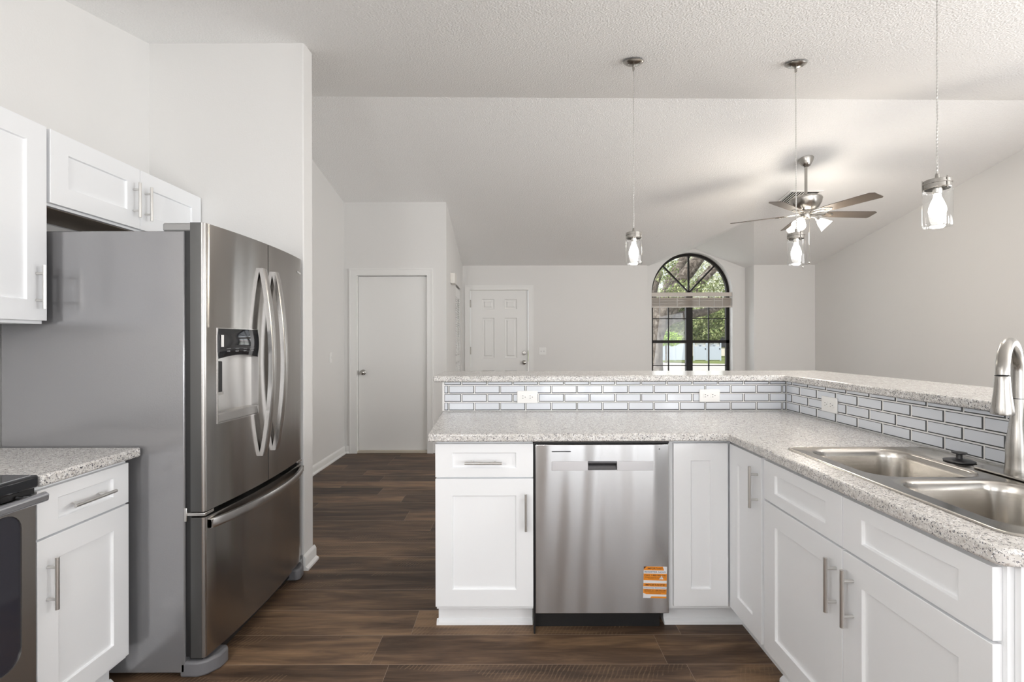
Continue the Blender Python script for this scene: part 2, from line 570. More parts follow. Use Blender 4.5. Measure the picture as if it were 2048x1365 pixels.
# living slope (with the opening of the dormer), built as a shell 12 cm thick
DX0, DX1, DXP, DZ, DY = 2.215, 3.957, 3.086, 2.893, 6.162
out = [(-2.3, yr(-2.3)), (XR + .15, yr(XR + .15)), (XR + .15, YF), (DX1, YF), (DXP, DY), (DX0, YF), (-2.3, YF)]
lo = [b.bm.verts.new((x, y, zl(y))) for x, y in out]
hi = [b.bm.verts.new((x, y, zl(y) + T)) for x, y in out]
b._f(lo); b._f(hi[::-1])
for i in range(len(out)):
    j = (i + 1) % len(out)
    b._f([lo[i], hi[i], hi[j], lo[j]])
# kitchen slope
yk0 = 0.13
lo2 = [(-2.3, yr(-2.3), zl(yr(-2.3))), (XR + .15, yr(XR + .15), zl(yr(XR + .15))), (XR + .15, yk0, ZF), (-2.3, yk0, ZF)]
for dz in (0, T): b.quad(*[(p[0], p[1], p[2] + dz) for p in lo2])
b.box(-2.4, XR + .15, -2.8, yk0, ZF, ZF + T)
# dormer facets
for xe in (DX0, DX1):
    b.quad((DXP, DY, DZ), (DXP, 8.4, DZ), (xe, 8.4, CW), (xe, YF, CW))
    b.quad((DXP, DY, DZ + T), (DXP, 8.4, DZ + T), (xe, 8.4, CW + T), (xe, YF, CW + T))
struct(b.build('ceiling', M_CEIL, sharp=5))


def wall(name, b_or_boxes, m=M_WALL):
    b = MB()
    for q in b_or_boxes: b.box(*q)
    return struct(b.build(name, m))


def side_wall(name, x0, x1, y0, y1, zf, holes=()):
    """wall parallel to y whose top follows the ceiling zf(y)"""
    b = MB()
    ys = [y0] + [v for v in (yk0, yr(x0)) if y0 < v < y1] + [y1]
    for h in holes: ys += [h[0], h[1]]
    ys = sorted(set(ys))
    for a, c in zip(ys, ys[1:]):
        hs = [h for h in holes if h[0] <= a + 1e-6 and c <= h[1] + 1e-6]
        e = 0.03
        if hs:
            h = hs[0]
            if h[2] > 0: b.prism([(a, 0), (c, 0), (c, h[2]), (a, h[2])], x0, x1, 'x')
            b.prism([(a, h[3]), (c, h[3]), (c, zf(c) + e), (a, zf(a) + e)], x0, x1, 'x')
        else:
            b.prism([(a, 0), (c, 0), (c, zf(c) + e), (a, zf(a) + e)], x0, x1, 'x')
    return struct(b.build(name, M_WALL))


def zall(y):
    if y <= yk0: return ZF
    if y <= yr(0): return ZF + (zl(yr(0)) - ZF) * (y - yk0) / (yr(0) - yk0)
    return zl(y)

side_wall('wall_left', XK - .13, XK, -2.75, 2.81, zall)
side_wall('wall_hall_left', XH - .13, XH, 2.935, YH + .12, zall)
side_wall('wall_right', XR, XR + .13, -2.75, YF + .1, zall, holes=((0.3, 2.7, 0.0, 2.15),))
b = MB()
zt = zk(-1.6, 2.87) + .05
b.prism([(-2.12, 0), (-1.21, 0), (-1.21, zk(-1.21, 2.81) + .02), (-2.12, zk(-2.1, 2.81) + .02)], 2.81, 2.937, 'y')
struct(b.build('wall_stub', M_WALL, bevel=.006))
b = MB()
for q in ((-2.25, -1.6, -2.73, -2.6, 0, ZF), (-1.6, -.6, -2.73, -2.6, 0, 1.0), (-1.6, -.6, -2.73, -2.6, 2.0, ZF), (-.6, 0.45, -2.73, -2.6, 0, ZF),
          (.45, 2.1, -2.73, -2.6, 2.1, ZF), (2.1, 2.6, -2.73, -2.6, 0, ZF), (2.6, 4.2, -2.73, -2.6, 0, .8), (2.6, 4.2, -2.73, -2.6, 2.1, ZF), (4.2, XR + .1, -2.73, -2.6, 0, ZF)):
    b.box(*q)
struct(b.build('wall_back', M_WALL))

# hall door wall with its opening
DL, DR, DT = -1.845, -0.993, 2.12
zc = zl(YH) + .03
wall('wall_hall', [(XH - .1, DL, YH, YH + .12, 0, zc), (DR, -0.776, YH, YH + .12, 0, zc), (DL, DR, YH, YH + .12, DT, zc)])
# closet wall, slightly out of square, with the bifold opening
b = MB()
def cx(y): return -0.776 - 0.033 * (y - YH) / (YF - YH)
def cprism(y0, y1, z0, fz):
    lo = [(cx(y0), y0), (cx(y1), y1), (cx(y1) - .11, y1), (cx(y0) - .11, y0)]
    v0 = [b.bm.verts.new((x, y, z0)) for x, y in lo]
    v1 = [b.bm.verts.new((x, y, fz(y))) for x, y in lo]
    b._f(v0[::-1]); b._f(v1)
    for i in range(4): b._f([v0[i], v0[(i + 1) % 4], v1[(i + 1) % 4], v1[i]])
top = lambda y: zl(y) + .03
cprism(YH + .001, 6.82, 0, top); cprism(6.82, 7.58, 2.14, top); cprism(7.58, YF + .05, 0, top)
struct(b.build('wall_closet', M_WALL))
# far wall with entry door opening
EL, ER, ET = -0.70, 0.282, 2.175
wall('wall_far', [(-0.95, EL, YF, YF + .12, 0, CW + .03), (EL, ER, YF, YF + .12, ET, CW + .03), (ER, DX0, YF, YF + .12, 0, CW + .03)])
wall('wall_far_right', [(DX1, XR + .1, YF, YF + .12, 0, CW + .03)])
wall('wall_niche', [(DX1, DX1 + .1, YF + .12, 8.42, 0, CW + .03), (DX0 - .1, DX0, YF + .12, 8.42, 0, CW + .03)])

# window wall with arched opening
YW, WX0, WX1, WZ0, WZS = 8.21, 2.374, 3.744, 0.72, 2.146
WC, WR = (WX0 + WX1) / 2, (WX1 - WX0) / 2
def gab(x):
    return DZ - (DZ - CW) * abs(x - DXP) / (DX1 - DXP) + .02
b = MB()
y0w, y1w = YW, YW + .20
b.prism([(DX0 - .02, 0), (WX0, 0), (WX0, gab(WX0)), (DX0 - .02, gab(DX0))], y0w, y1w, 'y')
b.prism([(WX1, 0), (DX1 + .02, 0), (DX1 + .02, gab(DX1)), (WX1, gab(WX1))], y0w, y1w, 'y')
b.prism([(WX0, 0), (WX1, 0), (WX1, WZ0), (WX0, WZ0)], y0w, y1w, 'y')
na = 48
arc = [(WC - WR * math.cos(PI * k / na), WZS + WR * math.sin(PI * k / na)) for k in range(na + 1)]
xs_ = sorted(set([p[0] for p in arc]))
for p, q in zip(arc, arc[1:]):
    b.prism([p, q, (q[0], gab(q[0])), (p[0], gab(p[0]))], y0w, y1w, 'y')
bmesh.ops.remove_doubles(b.bm, verts=b.bm.verts, dist=1e-5)
struct(b.build('wall_window', M_WALL))

# ---------------------------------------------------------------- windows
def rod(b, p, q, w, y0, y1):
    """flat bar between two x/z points"""
    p, q = Vector(p), Vector(q)
    d = (q - p).normalized(); n = Vector((-d.y, d.x)) * w / 2
    b.prism([tuple(p + n), tuple(q + n), tuple(q - n), tuple(p - n)], y0, y1, 'y')

win = struct(empty('window_1', (0, 0, 0)))
fy0, fy1 = 8.33, 8.385
b = MB()
FW = .045
outer = [(WC - WR * math.cos(PI * k / 40), WZS + WR * math.sin(PI * k / 40)) for k in range(41)]
inner = [(WC - (WR - FW) * math.cos(PI * k / 40), WZS + (WR - FW) * math.sin(PI * k / 40)) for k in range(41)]
for k in range(40):
    b.prism([outer[k], outer[k + 1], inner[k + 1], inner[k]], fy0, fy1, 'y')
b.box(WX0, WX1, fy0, fy1, WZS - .02, WZS + .012)
b.box(WX0, WX0 + .055, fy0, fy1, WZ0, WZS); b.box(WX1 - .055, WX1, fy0, fy1, WZ0, WZS)
b.box(WX0, WX1, fy0, fy1, WZ0, WZ0 + .05)
b.box(WC - .063, WC + .05, fy0 - .01, fy1, WZ0, WZS)
b.box(WX0, WX1, fy0, fy1 - .01, 1.285, 1.335)
b.build('window_frame', M_WFRAME, win)
b = MB()
c0 = (WC - .007, WZS + .01)
for t in (PI / 4 + .02, PI / 2, 3 * PI / 4 - .02):
    rod(b, c0, (c0[0] + (WR - .03) * math.cos(t), c0[1] + (WR - .03) * math.sin(t)), .024, fy0 + .01, fy1 - .01)
for x in (2.703, 3.398): b.box(x - .009, x + .009, fy0 + .015, fy1 - .015, WZ0, WZS)
for z in (1.707, 0.898): b.box(WX0, WX1, fy0 + .015, fy1 - .015, z - .008, z + .008)
b.build('muntin', M_WFRAME, win)
b = MB()
pts = [(WX0 + .02, WZ0 + .02), (WX1 - .02, WZ0 + .02)] + [(WC + (WR - .02) * math.cos(PI * k / 40), WZS + (WR - .02) * math.sin(PI * k / 40)) for k in range(41)]
b.prism(pts, 8.355, 8.359, 'y')
b.build('pane', M_GLASS, win)
b = MB(); b.box(WX0 - .03, WX1 + .03, YW - .03, 8.33, WZ0 - .02, WZ0)
b.build('window_sill', M_TRIM, win, bevel=.004)

# blind hanging in the window
bl = empty('window_blind', (WC, 8.25, WZS - .02), label='beige slatted blind drawn up under the arched window top', cat='blind')
b = MB(); b.box(-WR + .004, WR - .004, -.03, .03, -.045, .02); b.build('headrail', M_BLIND, bl, bevel=.003)
for k in range(12):
    b = MB(); z = -.0
    b.box(-WR + .01, WR - .01, -.025, .025, z - .0013, z + .0013)
    b.build('slat', M_BLIND, bl, loc=(0, 0, -.075 - k * .0115), rot=(.42 + random.Random(k).uniform(-.1, .1), random.Random(k + 5).uniform(-.003, .003), 0))
b = MB(); b.box(-WR + .01, WR - .01, -.026, .026, -.232, -.214); b.build('bottom_rail', M_BLIND, bl, bevel=.003)
for x in (-.55, -.25, .13, .38, .52): MB().tube([(x, -.030, -.04), (x, -.030, -.22)], .003, 6).build('ladder_cord', M_WHITEP, bl)
b = MB(); b.tube([(-.55, -.036, -.03), (-.55, -.036, -.42)], .004, 8); b.build('wand', pbr('wand_clear', (.7, .7, .72), .2), bl)

# windows behind / beside the camera (seen only in reflections)
def plain_window(name, x0, x1, y0, y1, z0, z1, axis):
    w = struct(empty(name, (0, 0, 0)))
    b = MB(); t = .05
    if axis == 'y':
        ym = (y0 + y1) / 2
        for q in ((x0, x1, ym - .03, ym + .03, z0, z0 + t), (x0, x1, ym - .03, ym + .03, z1 - t, z1), (x0, x0 + t, ym - .03, ym + .03, z0, z1),
                  (x1 - t, x1, ym - .03, ym + .03, z0, z1), ((x0 + x1) / 2 - .03, (x0 + x1) / 2 + .03, ym - .03, ym + .03, z0, z1)): b.box(*q)
    else:
        xm = (x0 + x1) / 2
        for q in ((xm - .03, xm + .03, y0, y1, z0, z0 + t), (xm - .03, xm + .03, y0, y1, z1 - t, z1), (xm - .03, xm + .03, y0, y0 + t, z0, z1),
                  (xm - .03, xm + .03, y1 - t, y1, z0, z1), (xm - .03, xm + .03, (y0 + y1) / 2 - .03, (y0 + y1) / 2 + .03, z0, z1)): b.box(*q)
    b.build('window_frame', M_WFRAME, w)
    return w
plain_window('window_2', .45, 2.1, -2.73, -2.6, 0.0, 2.1, 'y')
plain_window('window_3', -1.6, -.6, -2.73, -2.6, 1.0, 2.0, 'y')
plain_window('window_5', 2.6, 4.2, -2.73, -2.6, .8, 2.1, 'y')
plain_window('window_4', XR, XR + .13, 0.3, 2.7, 0.0, 2.15, 'x')

# ---------------------------------------------------------------- doors
def knob(parent, x, y, z, r=.028, name='door_knob', m=M_NICK, rosette=.033):
    b = MB()
    rot = Matrix.Rotation(PI / 2, 3, 'X')      # local z -> -y
    b.lathe([(0, 0), (rosette, 0), (rosette, .006), (.014, .012), (.012, .03), (r * .8, .036), (r, .048), (r * .92, .06), (r * .5, .068), (0, .069)], 24, (x, y, z), rot)
    return b.build(name, m, parent)

def casing(parent, x0, x1, zt, wl, wr, wt):
    """door casing: one U-shaped board around the opening x0..x1"""
    b = MB()
    b.prism([(x0 - wl, 0), (x0 + .011, 0), (x0 + .011, zt - .011), (x1 - .011, zt - .011), (x1 - .011, 0), (x1 + wr, 0), (x1 + wr, zt + wt), (x0 - wl, zt + wt)], -.018, -.0005, 'y')
    b.prism([(x0 - wl - .004, 0), (x0 - wl + .012, 0), (x0 - wl + .012, zt + wt - .012), (x1 + wr - .012, zt + wt - .012), (x1 + wr - .012, 0), (x1 + wr + .004, 0), (x1 + wr + .004, zt + wt + .004), (x0 - wl - .004, zt + wt + .004)], -.023, -.0005, 'y')
    return b.build('casing', M_TRIM, parent)
d1 = struct(empty('door_1', ((DL + DR) / 2, YH, 0)))
hw = (DR - DL) / 2
b = MB(); b.box(-hw + .018, hw - .018, .03, .065, .03, DT - .02); b.build('door_slab', M_TRIM, d1, bevel=.002)
b = MB()
casing(d1, -hw, hw, DT, .075, .055, .065)
for q in ((-hw, -hw + .015, 0, .12, 0, DT), (hw - .015, hw, 0, .12, 0, DT), (-hw, hw, 0, .12, DT - .015, DT)): b.box(*q)
b.box(-hw + .015, hw - .015, .068, .08, 0, DT - .015)
b.build('jamb', M_TRIM, d1)
b = MB(); b.box(-hw, hw, -.005, .11, 0, .03); b.build('threshold', pbr('threshold_wood', (.55, .5, .42), .5), d1, bevel=.003)
knob(d1, -1.772 - (DL + DR) / 2, .03, .957)

d2 = struct(empty('door_2', ((EL + ER) / 2, YF, 0)))
hw = (ER - EL) / 2
b = MB()
SX0, SX1, SZ0, SZ1 = -hw + .02, hw - .02, .02, ET - .018
xsP = [(-.486 + 0, -.263), (-.118, .113)]
def pxx(px): return (px - 1024) * YF / F - (EL + ER) / 2
def pzz(py): return H + (682.5 - py) * YF / F
panels = [(pxx(964), pxx(988.5), pzz(619), pzz(598.5)), (pxx(1009), pxx(1034), pzz(619), pzz(598.5)),
          (pxx(964), pxx(988.5), pzz(717), pzz(636)), (pxx(1009), pxx(1034), pzz(717), pzz(636)),
          (pxx(964), pxx(988.5), .22, pzz(741.5)), (pxx(1009), pxx(1034), .22, pzz(741.5))]
xs = sorted({SX0, SX1, *[p[0] for p in panels], *[p[1] for p in panels]})
zs = sorted({SZ0, SZ1, *[p[2] for p in panels], *[p[3] for p in panels]})
for xa, xb in zip(xs, xs[1:]):
    for za, zb in zip(zs, zs[1:]):
        if any(abs(xa - p[0]) < 1e-6 and za >= p[2] - 1e-6 and zb <= p[3] + 1e-6 for p in panels): continue
        b.quad((xa, .03, za), (xb, .03, za), (xb, .03, zb), (xa, .03, zb))
bmesh.ops.remove_doubles(b.bm, verts=b.bm.verts, dist=1e-5)
for x0, x1, z0, z1 in panels:
    loops = [(0, .03), (.012, .045), (.03, .046), (.05, .034)]
    for (i0, d0), (i1, dd1) in zip(loops, loops[1:]):
        A = [(x0 + i0, d0, z0 + i0), (x1 - i0, d0, z0 + i0), (x1 - i0, d0, z1 - i0), (x0 + i0, d0, z1 - i0)]
        B = [(x0 + i1, dd1, z0 + i1), (x1 - i1, dd1, z0 + i1), (x1 - i1, dd1, z1 - i1), (x0 + i1, dd1, z1 - i1)]
        for k in range(4): b.quad(A[k], A[(k + 1) % 4], B[(k + 1) % 4], B[k])
    i = .05; b.quad((x0 + i, .034, z0 + i), (x1 - i, .034, z0 + i), (x1 - i, .034, z1 - i), (x0 + i, .034, z1 - i))
b.box(SX0, SX1, .047, .075, SZ0, SZ1)
b.build('door_slab', M_TRIM, d2, sharp=20)
casing(d2, -hw, hw, ET, .065, .065, .058)
b = MB()
for q in ((-hw, -hw + .012, 0, .12, 0, ET), (hw - .012, hw, 0, .12, 0, ET), (-hw, hw, 0, .12, ET - .012, ET)): b.box(*q)
b.build('jamb', M_TRIM, d2)
knob(d2, pxx(1048.4), .03, pzz(725.5), .033, rosette=.036)
b = MB(); b.lathe([(0, 0), (.034, 0), (.034, .012), (.028, .02), (0, .022)], 24, (pxx(1048.4), .03, pzz(706.6)), Matrix.Rotation(PI / 2, 3, 'X'))
b.box(pxx(1048.4) - .02, pxx(1048.4) + .02, .0, .012, pzz(706.6) - .006, pzz(706.6) + .006)
b.build('deadbolt', M_NICK, d2)
for z in (1.95, 1.18):
    b = MB(); b.box(-hw + .012, -hw + .03, .018, .032, z - .07, z + .05); b.build('hinge', M_BRASS, d2, bevel=.002)

# bifold louvered closet door
d3 = struct(empty('door_3', (0, 0, 0)))
for ya, yb in ((6.835, 7.195), (7.205, 7.565)):
    xp = cx((ya + yb) / 2) - .012
    b = MB()
    st = .045
    b.box(xp - .03, xp, ya, ya + st, .02, 2.11); b.box(xp - .03, xp, yb - st, yb, .02, 2.11)
    for z0, z1 in ((.02, .14), (1.02, 1.12), (1.97, 2.11)): b.box(xp - .03, xp, ya + st, yb - st, z0, z1)
    f = b.build('door_leaf', M_TRIM, d3)
    b = MB()
    z = .15
    while z < 1.96:
        if not (1.0 < z < 1.12):
            b.prism([(xp - .028, z + .02), (xp - .023, z + .024), (xp - .002, z - .002), (xp - .007, z - .006)], ya + st, yb - st, 'y')
        z += .034
    b.build('louver', M_TRIM, f)
b = MB(); b.box(-.95, -.90, 6.8, 7.6, 0, 2.14); b.build('closet_shade', M_DARK, d3)  # dark sheet behind the louvers, closet shade painted as colour

# ---------------------------------------------------------------- baseboards
def base_x(name, x0, x1, y, d=1):
    """along x on a wall whose face is at y, growing towards -y (d=1)"""
    b = MB()
    prof = [(y, 0), (y - .03, 0), (y - .03, .012), (y - .014, .022), (y - .014, .068), (y - .008, .082), (y, .088)]
    b.prism(prof, x0, x1, 'x')
    return struct(b.build(name, M_TRIM))

def base_y(name, y0, y1, x, s):
    b = MB()
    prof = [(x, 0), (x + s * .03, 0), (x + s * .03, .012), (x + s * .014, .022), (x + s * .014, .068), (x + s * .008, .082), (x, .088)]
    b.prism(prof, y0, y1, 'y')
    return struct(b.build(name, M_TRIM))

base_y('baseboard_hall_left', 2.937, YH - .001, XH, 1)
base_y('baseboard_stub', 2.795, 2.95, -1.21, 1)
base_x('baseboard_hall', XH + .03, -1.925, YH)
base_x('baseboard_far', 0.36, DX0 - .0, YF)
base_x('baseboard_far_right', DX1, XR, YF)
base_y('baseboard_right', 2.75, YF - .03, XR, -1)
base_y('baseboard_closet', YH + .02, 6.8, -0.776, 1)

# ---------------------------------------------------------------- cabinets
def shaker(parent, name, x0, x1, z0, z1, st=.077, rt=.077, th=.02, dep=.009, handle=None, y=0.0):
    """shaker front facing local -y, front face at y; handle = ('v'|'h', x, z, length)"""
    b = MB()
    ix0, ix1, iz0, iz1 = x0 + st, x1 - st, z0 + rt, z1 - rt
    o = [(x0, z0), (x1, z0), (x1, z1), (x0, z1)]
    i = [(ix0, iz0), (ix1, iz0), (ix1, iz1), (ix0, iz1)]
    g = .0025
    r = [(ix0 + g, iz0 + g), (ix1 - g, iz0 + g), (ix1 - g, iz1 - g), (ix0 + g, iz1 - g)]
    mk = lambda L, yy: [b.bm.verts.new((p[0], yy, p[1])) for p in L]
    O, I, R, K = mk(o, y), mk(i, y), mk(r, y + dep), mk(o, y + th)
    for k in range(4):
        j = (k + 1) % 4
        b._f([O[k], O[j], I[j], I[k]]); b._f([I[k], I[j], R[j], R[k]]); b._f([O[k], K[k], K[j], O[j]])
    b._f(R); b._f(K[::-1])
    d = b.build(name, M_CAB, parent, bevel=.0012, segs=2)
    if handle:
        bar_handle(d, y=y, *handle)
    return d


def bar_handle(parent, kind, x, z, ln, y=0.0):
    b = MB()
    r, so, sp = .006, .032, ln * .5 - .032
    if kind == 'v':
        b.tube([(x, y - so, z - ln / 2), (x, y - so, z + ln / 2)], r, 14)
        for s in (-1, 1): b.tube([(x, y, z + s * sp), (x, y - so, z + s * sp)], .0048, 10)
    else:
        b.tube([(x - ln / 2, y - so, z), (x + ln / 2, y - so, z)], r, 14)
        for s in (-1, 1): b.tube([(x + s * sp, y, z), (x + s * sp, y - so, z)], .0048, 10)
    return b.build('handle', M_PULL, parent)


def carcass(parent, x0, x1, y0, y1, z0, z1, closed_top=False, t=.018, m=M_CAB, frame=True, rails=()):
    b = MB()
    b.box(x0, x0 + t, y0, y1, z0, z1); b.box(x1 - t, x1, y0, y1, z0, z1)
    b.box(x0 + t, x1 - t, y0, y1, z0, z0 + t); b.box(x0 + t, x1 - t, y1 - t, y1, z0 + t, z1)
    if closed_top: b.box(x0 + t, x1 - t, y0, y1 - t, z1 - t, z1)
    if frame:
        b.box(x0 + t, x0 + .04, y0, y0 + t, z0 + t, z1); b.box(x1 - .04, x1 - t, y0, y0 + t, z0 + t, z1)
        b.box(x0 + .04, x1 - .04, y0, y0 + t, z1 - .04, z1)
        for z in rails: b.box(x0 + .04, x1 - .04, y0, y0 + t, z - .02, z + .02)
    return b.build('carcass', m, parent)


ZB, ZD, ZS, ZT = .129, .706, .713, .864     # door bottom, door top, drawer bottom, drawer top
HT = .165
YP = 2.178          # peninsula front plane
XC = 0.978          # right-run front plane

# peninsula drawer cabinet
c = empty('base_cabinet', (-.347, YP, 0), 0, 'white base cabinet left of the dishwasher with one drawer over one door', 'cabinet')
shaker(c, 'drawer', 0.0, .441, ZS, ZT, .077, .041, handle=('h', .218, .784, HT))
shaker(c, 'door', 0.0, .441, ZB, ZD, handle=('v', .407, .563, HT))
carcass(c, 0.003, .441, .0205, .62, .11, .875, rails=(.71,))
b = MB(); b.box(.0, .441, .095, .62, 0, .11); b.build('toe_kick', M_CAB, c)
b = MB(); b.prism([(.095, 0), (.079, 0), (.081, .012), (.091, .022), (.095, .024)], -.008, .441, 'x'); b.prism([(-.008, 0), (0, 0), (0, .022)], .08, .62, 'y')
b.build('shoe_moulding', M_CAB, c)

# dishwasher
dw = empty('dishwasher', (.104, YP, 0), 0, 'stainless steel dishwasher with pocket handle and orange sticker, set in the peninsula', 'dishwasher')
dwp = lambda px, py: ((px - 1024) * YP / F - .104, H - (py - 682.5) * YP / F)
b = MB(); b.box(.0, .600, .03, .58, .10, .862); b.build('tub', M_DARK, dw)
b = MB()
w = .600
nn = 24
hx0, hz1 = dwp(1103, 923); hx1, hz0 = dwp(1306, 942)
qx0, qz1 = dwp(1175, 924); qx1, qz0 = dwp(1233, 940)
xs = [0, qx0, qx1, w]; zs = [.099, qz0, qz1, .860]
grid = {}
for i, x in enumerate(xs):
    for j, z in enumerate(zs): grid[i, j] = b.bm.verts.new((x, -.002, z))
for i in range(3):
    for j in range(3):
        if (i, j) == (1, 1): continue
        b._f([grid[i, j], grid[i + 1, j], grid[i + 1, j + 1], grid[i, j + 1]])
bk = [b.bm.verts.new(p) for p in ((0, .028, .099), (w, .028, .099), (w, .028, .86), (0, .028, .86))]
order = [(0, 0), (1, 0), (2, 0), (3, 0)], [(3, 0), (3, 1), (3, 2), (3, 3)], [(3, 3), (2, 3), (1, 3), (0, 3)], [(0, 3), (0, 2), (0, 1), (0, 0)]
for k, L in enumerate(order): b._f([grid[q] for q in L] + [bk[(k + 1) % 4], bk[k]])
b._f(bk[::-1])
b.build('door', M_STEEL_D, dw, bevel=.0025)
ms_ = pbr('strip_steel', (.66, .66, .68), .35, .6)
for xa_, xb_ in ((hx0, qx0 - .0002), (qx1 + .0002, hx1)): MB().box(xa_, xb_, -.0045, -.0022, hz0, hz1).build('control_strip', ms_, dw, bevel=.001)
b = MB()
b.box(qx0, qx1, .022, .026, qz0, qz1)
for q in ((qx0 - .002, qx0 + .002), (qx1 - .002, qx1 + .002)): b.box(q[0], q[1], -.004, .024, qz0, qz1)
b.box(qx0, qx1, -.004, .024, qz0 - .002, qz0 + .002); b.box(qx0, qx1, -.006, .024, qz1 - .008, qz1 + .002)
b.prism([(-.002, qz0), (.006, qz0), (.024, qz1 - .006), (.018, qz1 - .004)], qx0, qx1, 'x')
b.build('pocket_handle', pbr('pocket_grey', (.16, .16, .17), .25, .8), dw, bevel=.002)
x0, z1 = dwp(1103, 902.8); x1, z0 = dwp(1141, 904.8)
b = MB(); b.box(x0, x1, -.0032, -.0018, z0, z1); b.build('badge', M_BLACK, dw)
x0, z0 = dwp(1318, 899)
b = MB(); b.lathe([(0, 0), (.0025, 0), (.0025, .0012), (0, .0012)], 12, (x0, -.002, z0), Matrix.Rotation(PI / 2, 3, 'X')); b.build('indicator', M_BLACK, dw)
b = MB(); b.box(.0, .58, .07, .5, 0, .10); b.build('toe_panel', M_BLACK, dw)
b = MB(); b.box(-.005, .603, .005, .03, .863, .8775); b.box(-.0085, -.001, .012, .05, .0, .863); b.build('gasket', M_BLACK, dw)


def text_mesh(b, s, cxx, cz, hgt, wid, y, mi, rot=0.0, font_off=0.0):
    cu = bpy.data.curves.new('t', 'FONT'); cu.body = s; cu.size = 1.0; cu.align_x = 'LEFT'; cu.offset = font_off
    o = bpy.data.objects.new('t', cu); COL.objects.link(o)
    dg = bpy.context.evaluated_depsgraph_get()
    me = bpy.data.meshes.new_from_object(o.evaluated_get(dg))
    xs = [v.co.x for v in me.vertices]; ys = [v.co.y for v in me.vertices]
    x0, x1, y0, y1 = min(xs), max(xs), min(ys), max(ys)
    bm = b.bm
    vs = [bm.verts.new((cxx + ((v.co.x - x0) / (x1 - x0) - .5) * wid, y, cz + ((v.co.y - y0) / max(1e-6, y1 - y0) - .5) * hgt)) for v in me.vertices]
    for p in me.polygons:
        try:
            f = bm.faces.new([vs[i] for i in p.vertices]); f.material_index = mi
        except ValueError: pass
    bpy.data.objects.remove(o); bpy.data.curves.remove(cu); bpy.data.meshes.remove(me)


# sticker
sx0, sz1 = dwp(1285.5, 1134); sx1, sz0 = dwp(1332, 1197)
sw, sh = sx1 - sx0, sz1 - sz0
b = MB()
b.mi = 0; b.box(-sw / 2, sw / 2, -.0006, 0, -sh / 2, sh / 2)
V = lambda t: sh / 2 - t * sh
b.mi = 1
bands = ((0, .12), (.225, .44), (.53, .635), (.715, .88), (.945, 1.0))
yb_ = -.0008
def poly(pts, mi, y):
    b.mi = mi
    vs = [b.bm.verts.new((p[0], y, p[1])) for p in pts]; b._f(vs)
for t0, t1 in bands:
    xa = -sw / 2 if t0 < .9 else -sw * .2
    poly([(xa, V(t1)), (sw / 2, V(t1)), (sw / 2, V(t0)), (xa + (0 if t0 < .9 else .006), V(t0))], 1, yb_)
poly([(sw * .32, V(0)), (sw / 2, V(0)), (sw / 2, V(.12)), (sw * .38, V(.12))], 0, -.0010)
poly([(sw * .16, V(.40)), (sw * .36, V(.40)), (sw * .28, V(.29))], 0, -.0010)
poly([(-sw / 2, V(0)), (-sw * .38, V(0)), (-sw / 2, V(.09))], 2, -.0010)
poly([(-sw / 2, V(.84)), (-sw * .30, V(.90)), (-sw / 2, V(.92))], 0, -.0010)
tx = ((.06, 'IMPORTANT!', .055, .66, 2, 0), (.172, 'REGISTER NOW', .055, .92, 3, 0), (.28, 'CALL 1-888-900-3381', .05, .92, 2, 0),
      (.345, 'YOU MUST REGISTER YOUR PRODUCT', .022, .9, 2, 0), (.385, 'TO QUALIFY FOR WARRANTY', .02, .6, 2, 0), (.58, 'IMPORTANTE!', .06, .84, 2, 0),
      (.675, 'ENREGISTREZ MAINTENANT', .032, .94, 3, 0), (.75, 'APPELEZ LE 1-888-900-3381', .04, .92, 2, 0), (.80, 'VOUS DEVEZ ENREGISTRER VOTRE PRODUIT', .022, .9, 2, 0),
      (.84, 'POUR LA GARANTIE', .02, .5, 2, 0))
for t, s, hh, ww, mi, ox in tx:
    text_mesh(b, s, ox * sw, V(t), hh * sh, ww * sw, -.0013, mi, font_off=.012)
st = b.build('sticker', [M_STW, M_ORANGE, M_INK, M_INKB], dw, loc=((sx0 + sx1) / 2, -.0022, (sz0 + sz1) / 2), rot=(0, math.radians(1.5), 0))
tag(st, 'orange and white registration sticker')

# corner cabinet with two narrow fronts meeting in the corner
c = empty('corner_cabinet', (.727, YP, 0), 0, 'white corner base cabinet with two narrow fronts meeting at a right angle', 'cabinet')
shaker(c, 'door', .0, .245, ZB, ZT, .078, .078)
cc = empty('corner_fill', (0, 0, 0)); COL.objects.unlink(cc); bpy.data.objects.remove(cc)
b = MB()
b.box(-.018, .0, .0205, .6, .11, .875)                     # filler strip beside the dishwasher
b.box(.0, .85, .56, .58, .11, .875); b.box(.85, .868, -.28, .58, .11, .875)
b.box(.0, .265, .0205, .03, .11, .875); b.box(.272, .282, -.28, .03, .11, .875)
b.box(.272, .86, -.290, -.280, .11, .875)
b.build('carcass', M_CAB, c)
b = MB(); b.box(-.018, .345, .095, .5, 0, .11); b.box(.345, .80, -.29, .3, 0, .11); b.build('toe_kick', M_CAB, c)
b = MB(); b.prism([(.095, 0), (.079, 0), (.081, .012), (.091, .022), (.095, .024)], -.018, .345, 'x'); b.build('shoe_moulding', M_CAB, c)
# the second leaf, facing the aisle (local coordinates of a turned part)
b = shaker(c, 'door', .0, .274, ZB, ZT, .072, .078, handle=('v', .247, .742, HT))
b.location = (XC - .727, -.003, 0); b.rotation_euler = (0, 0, -PI / 2)

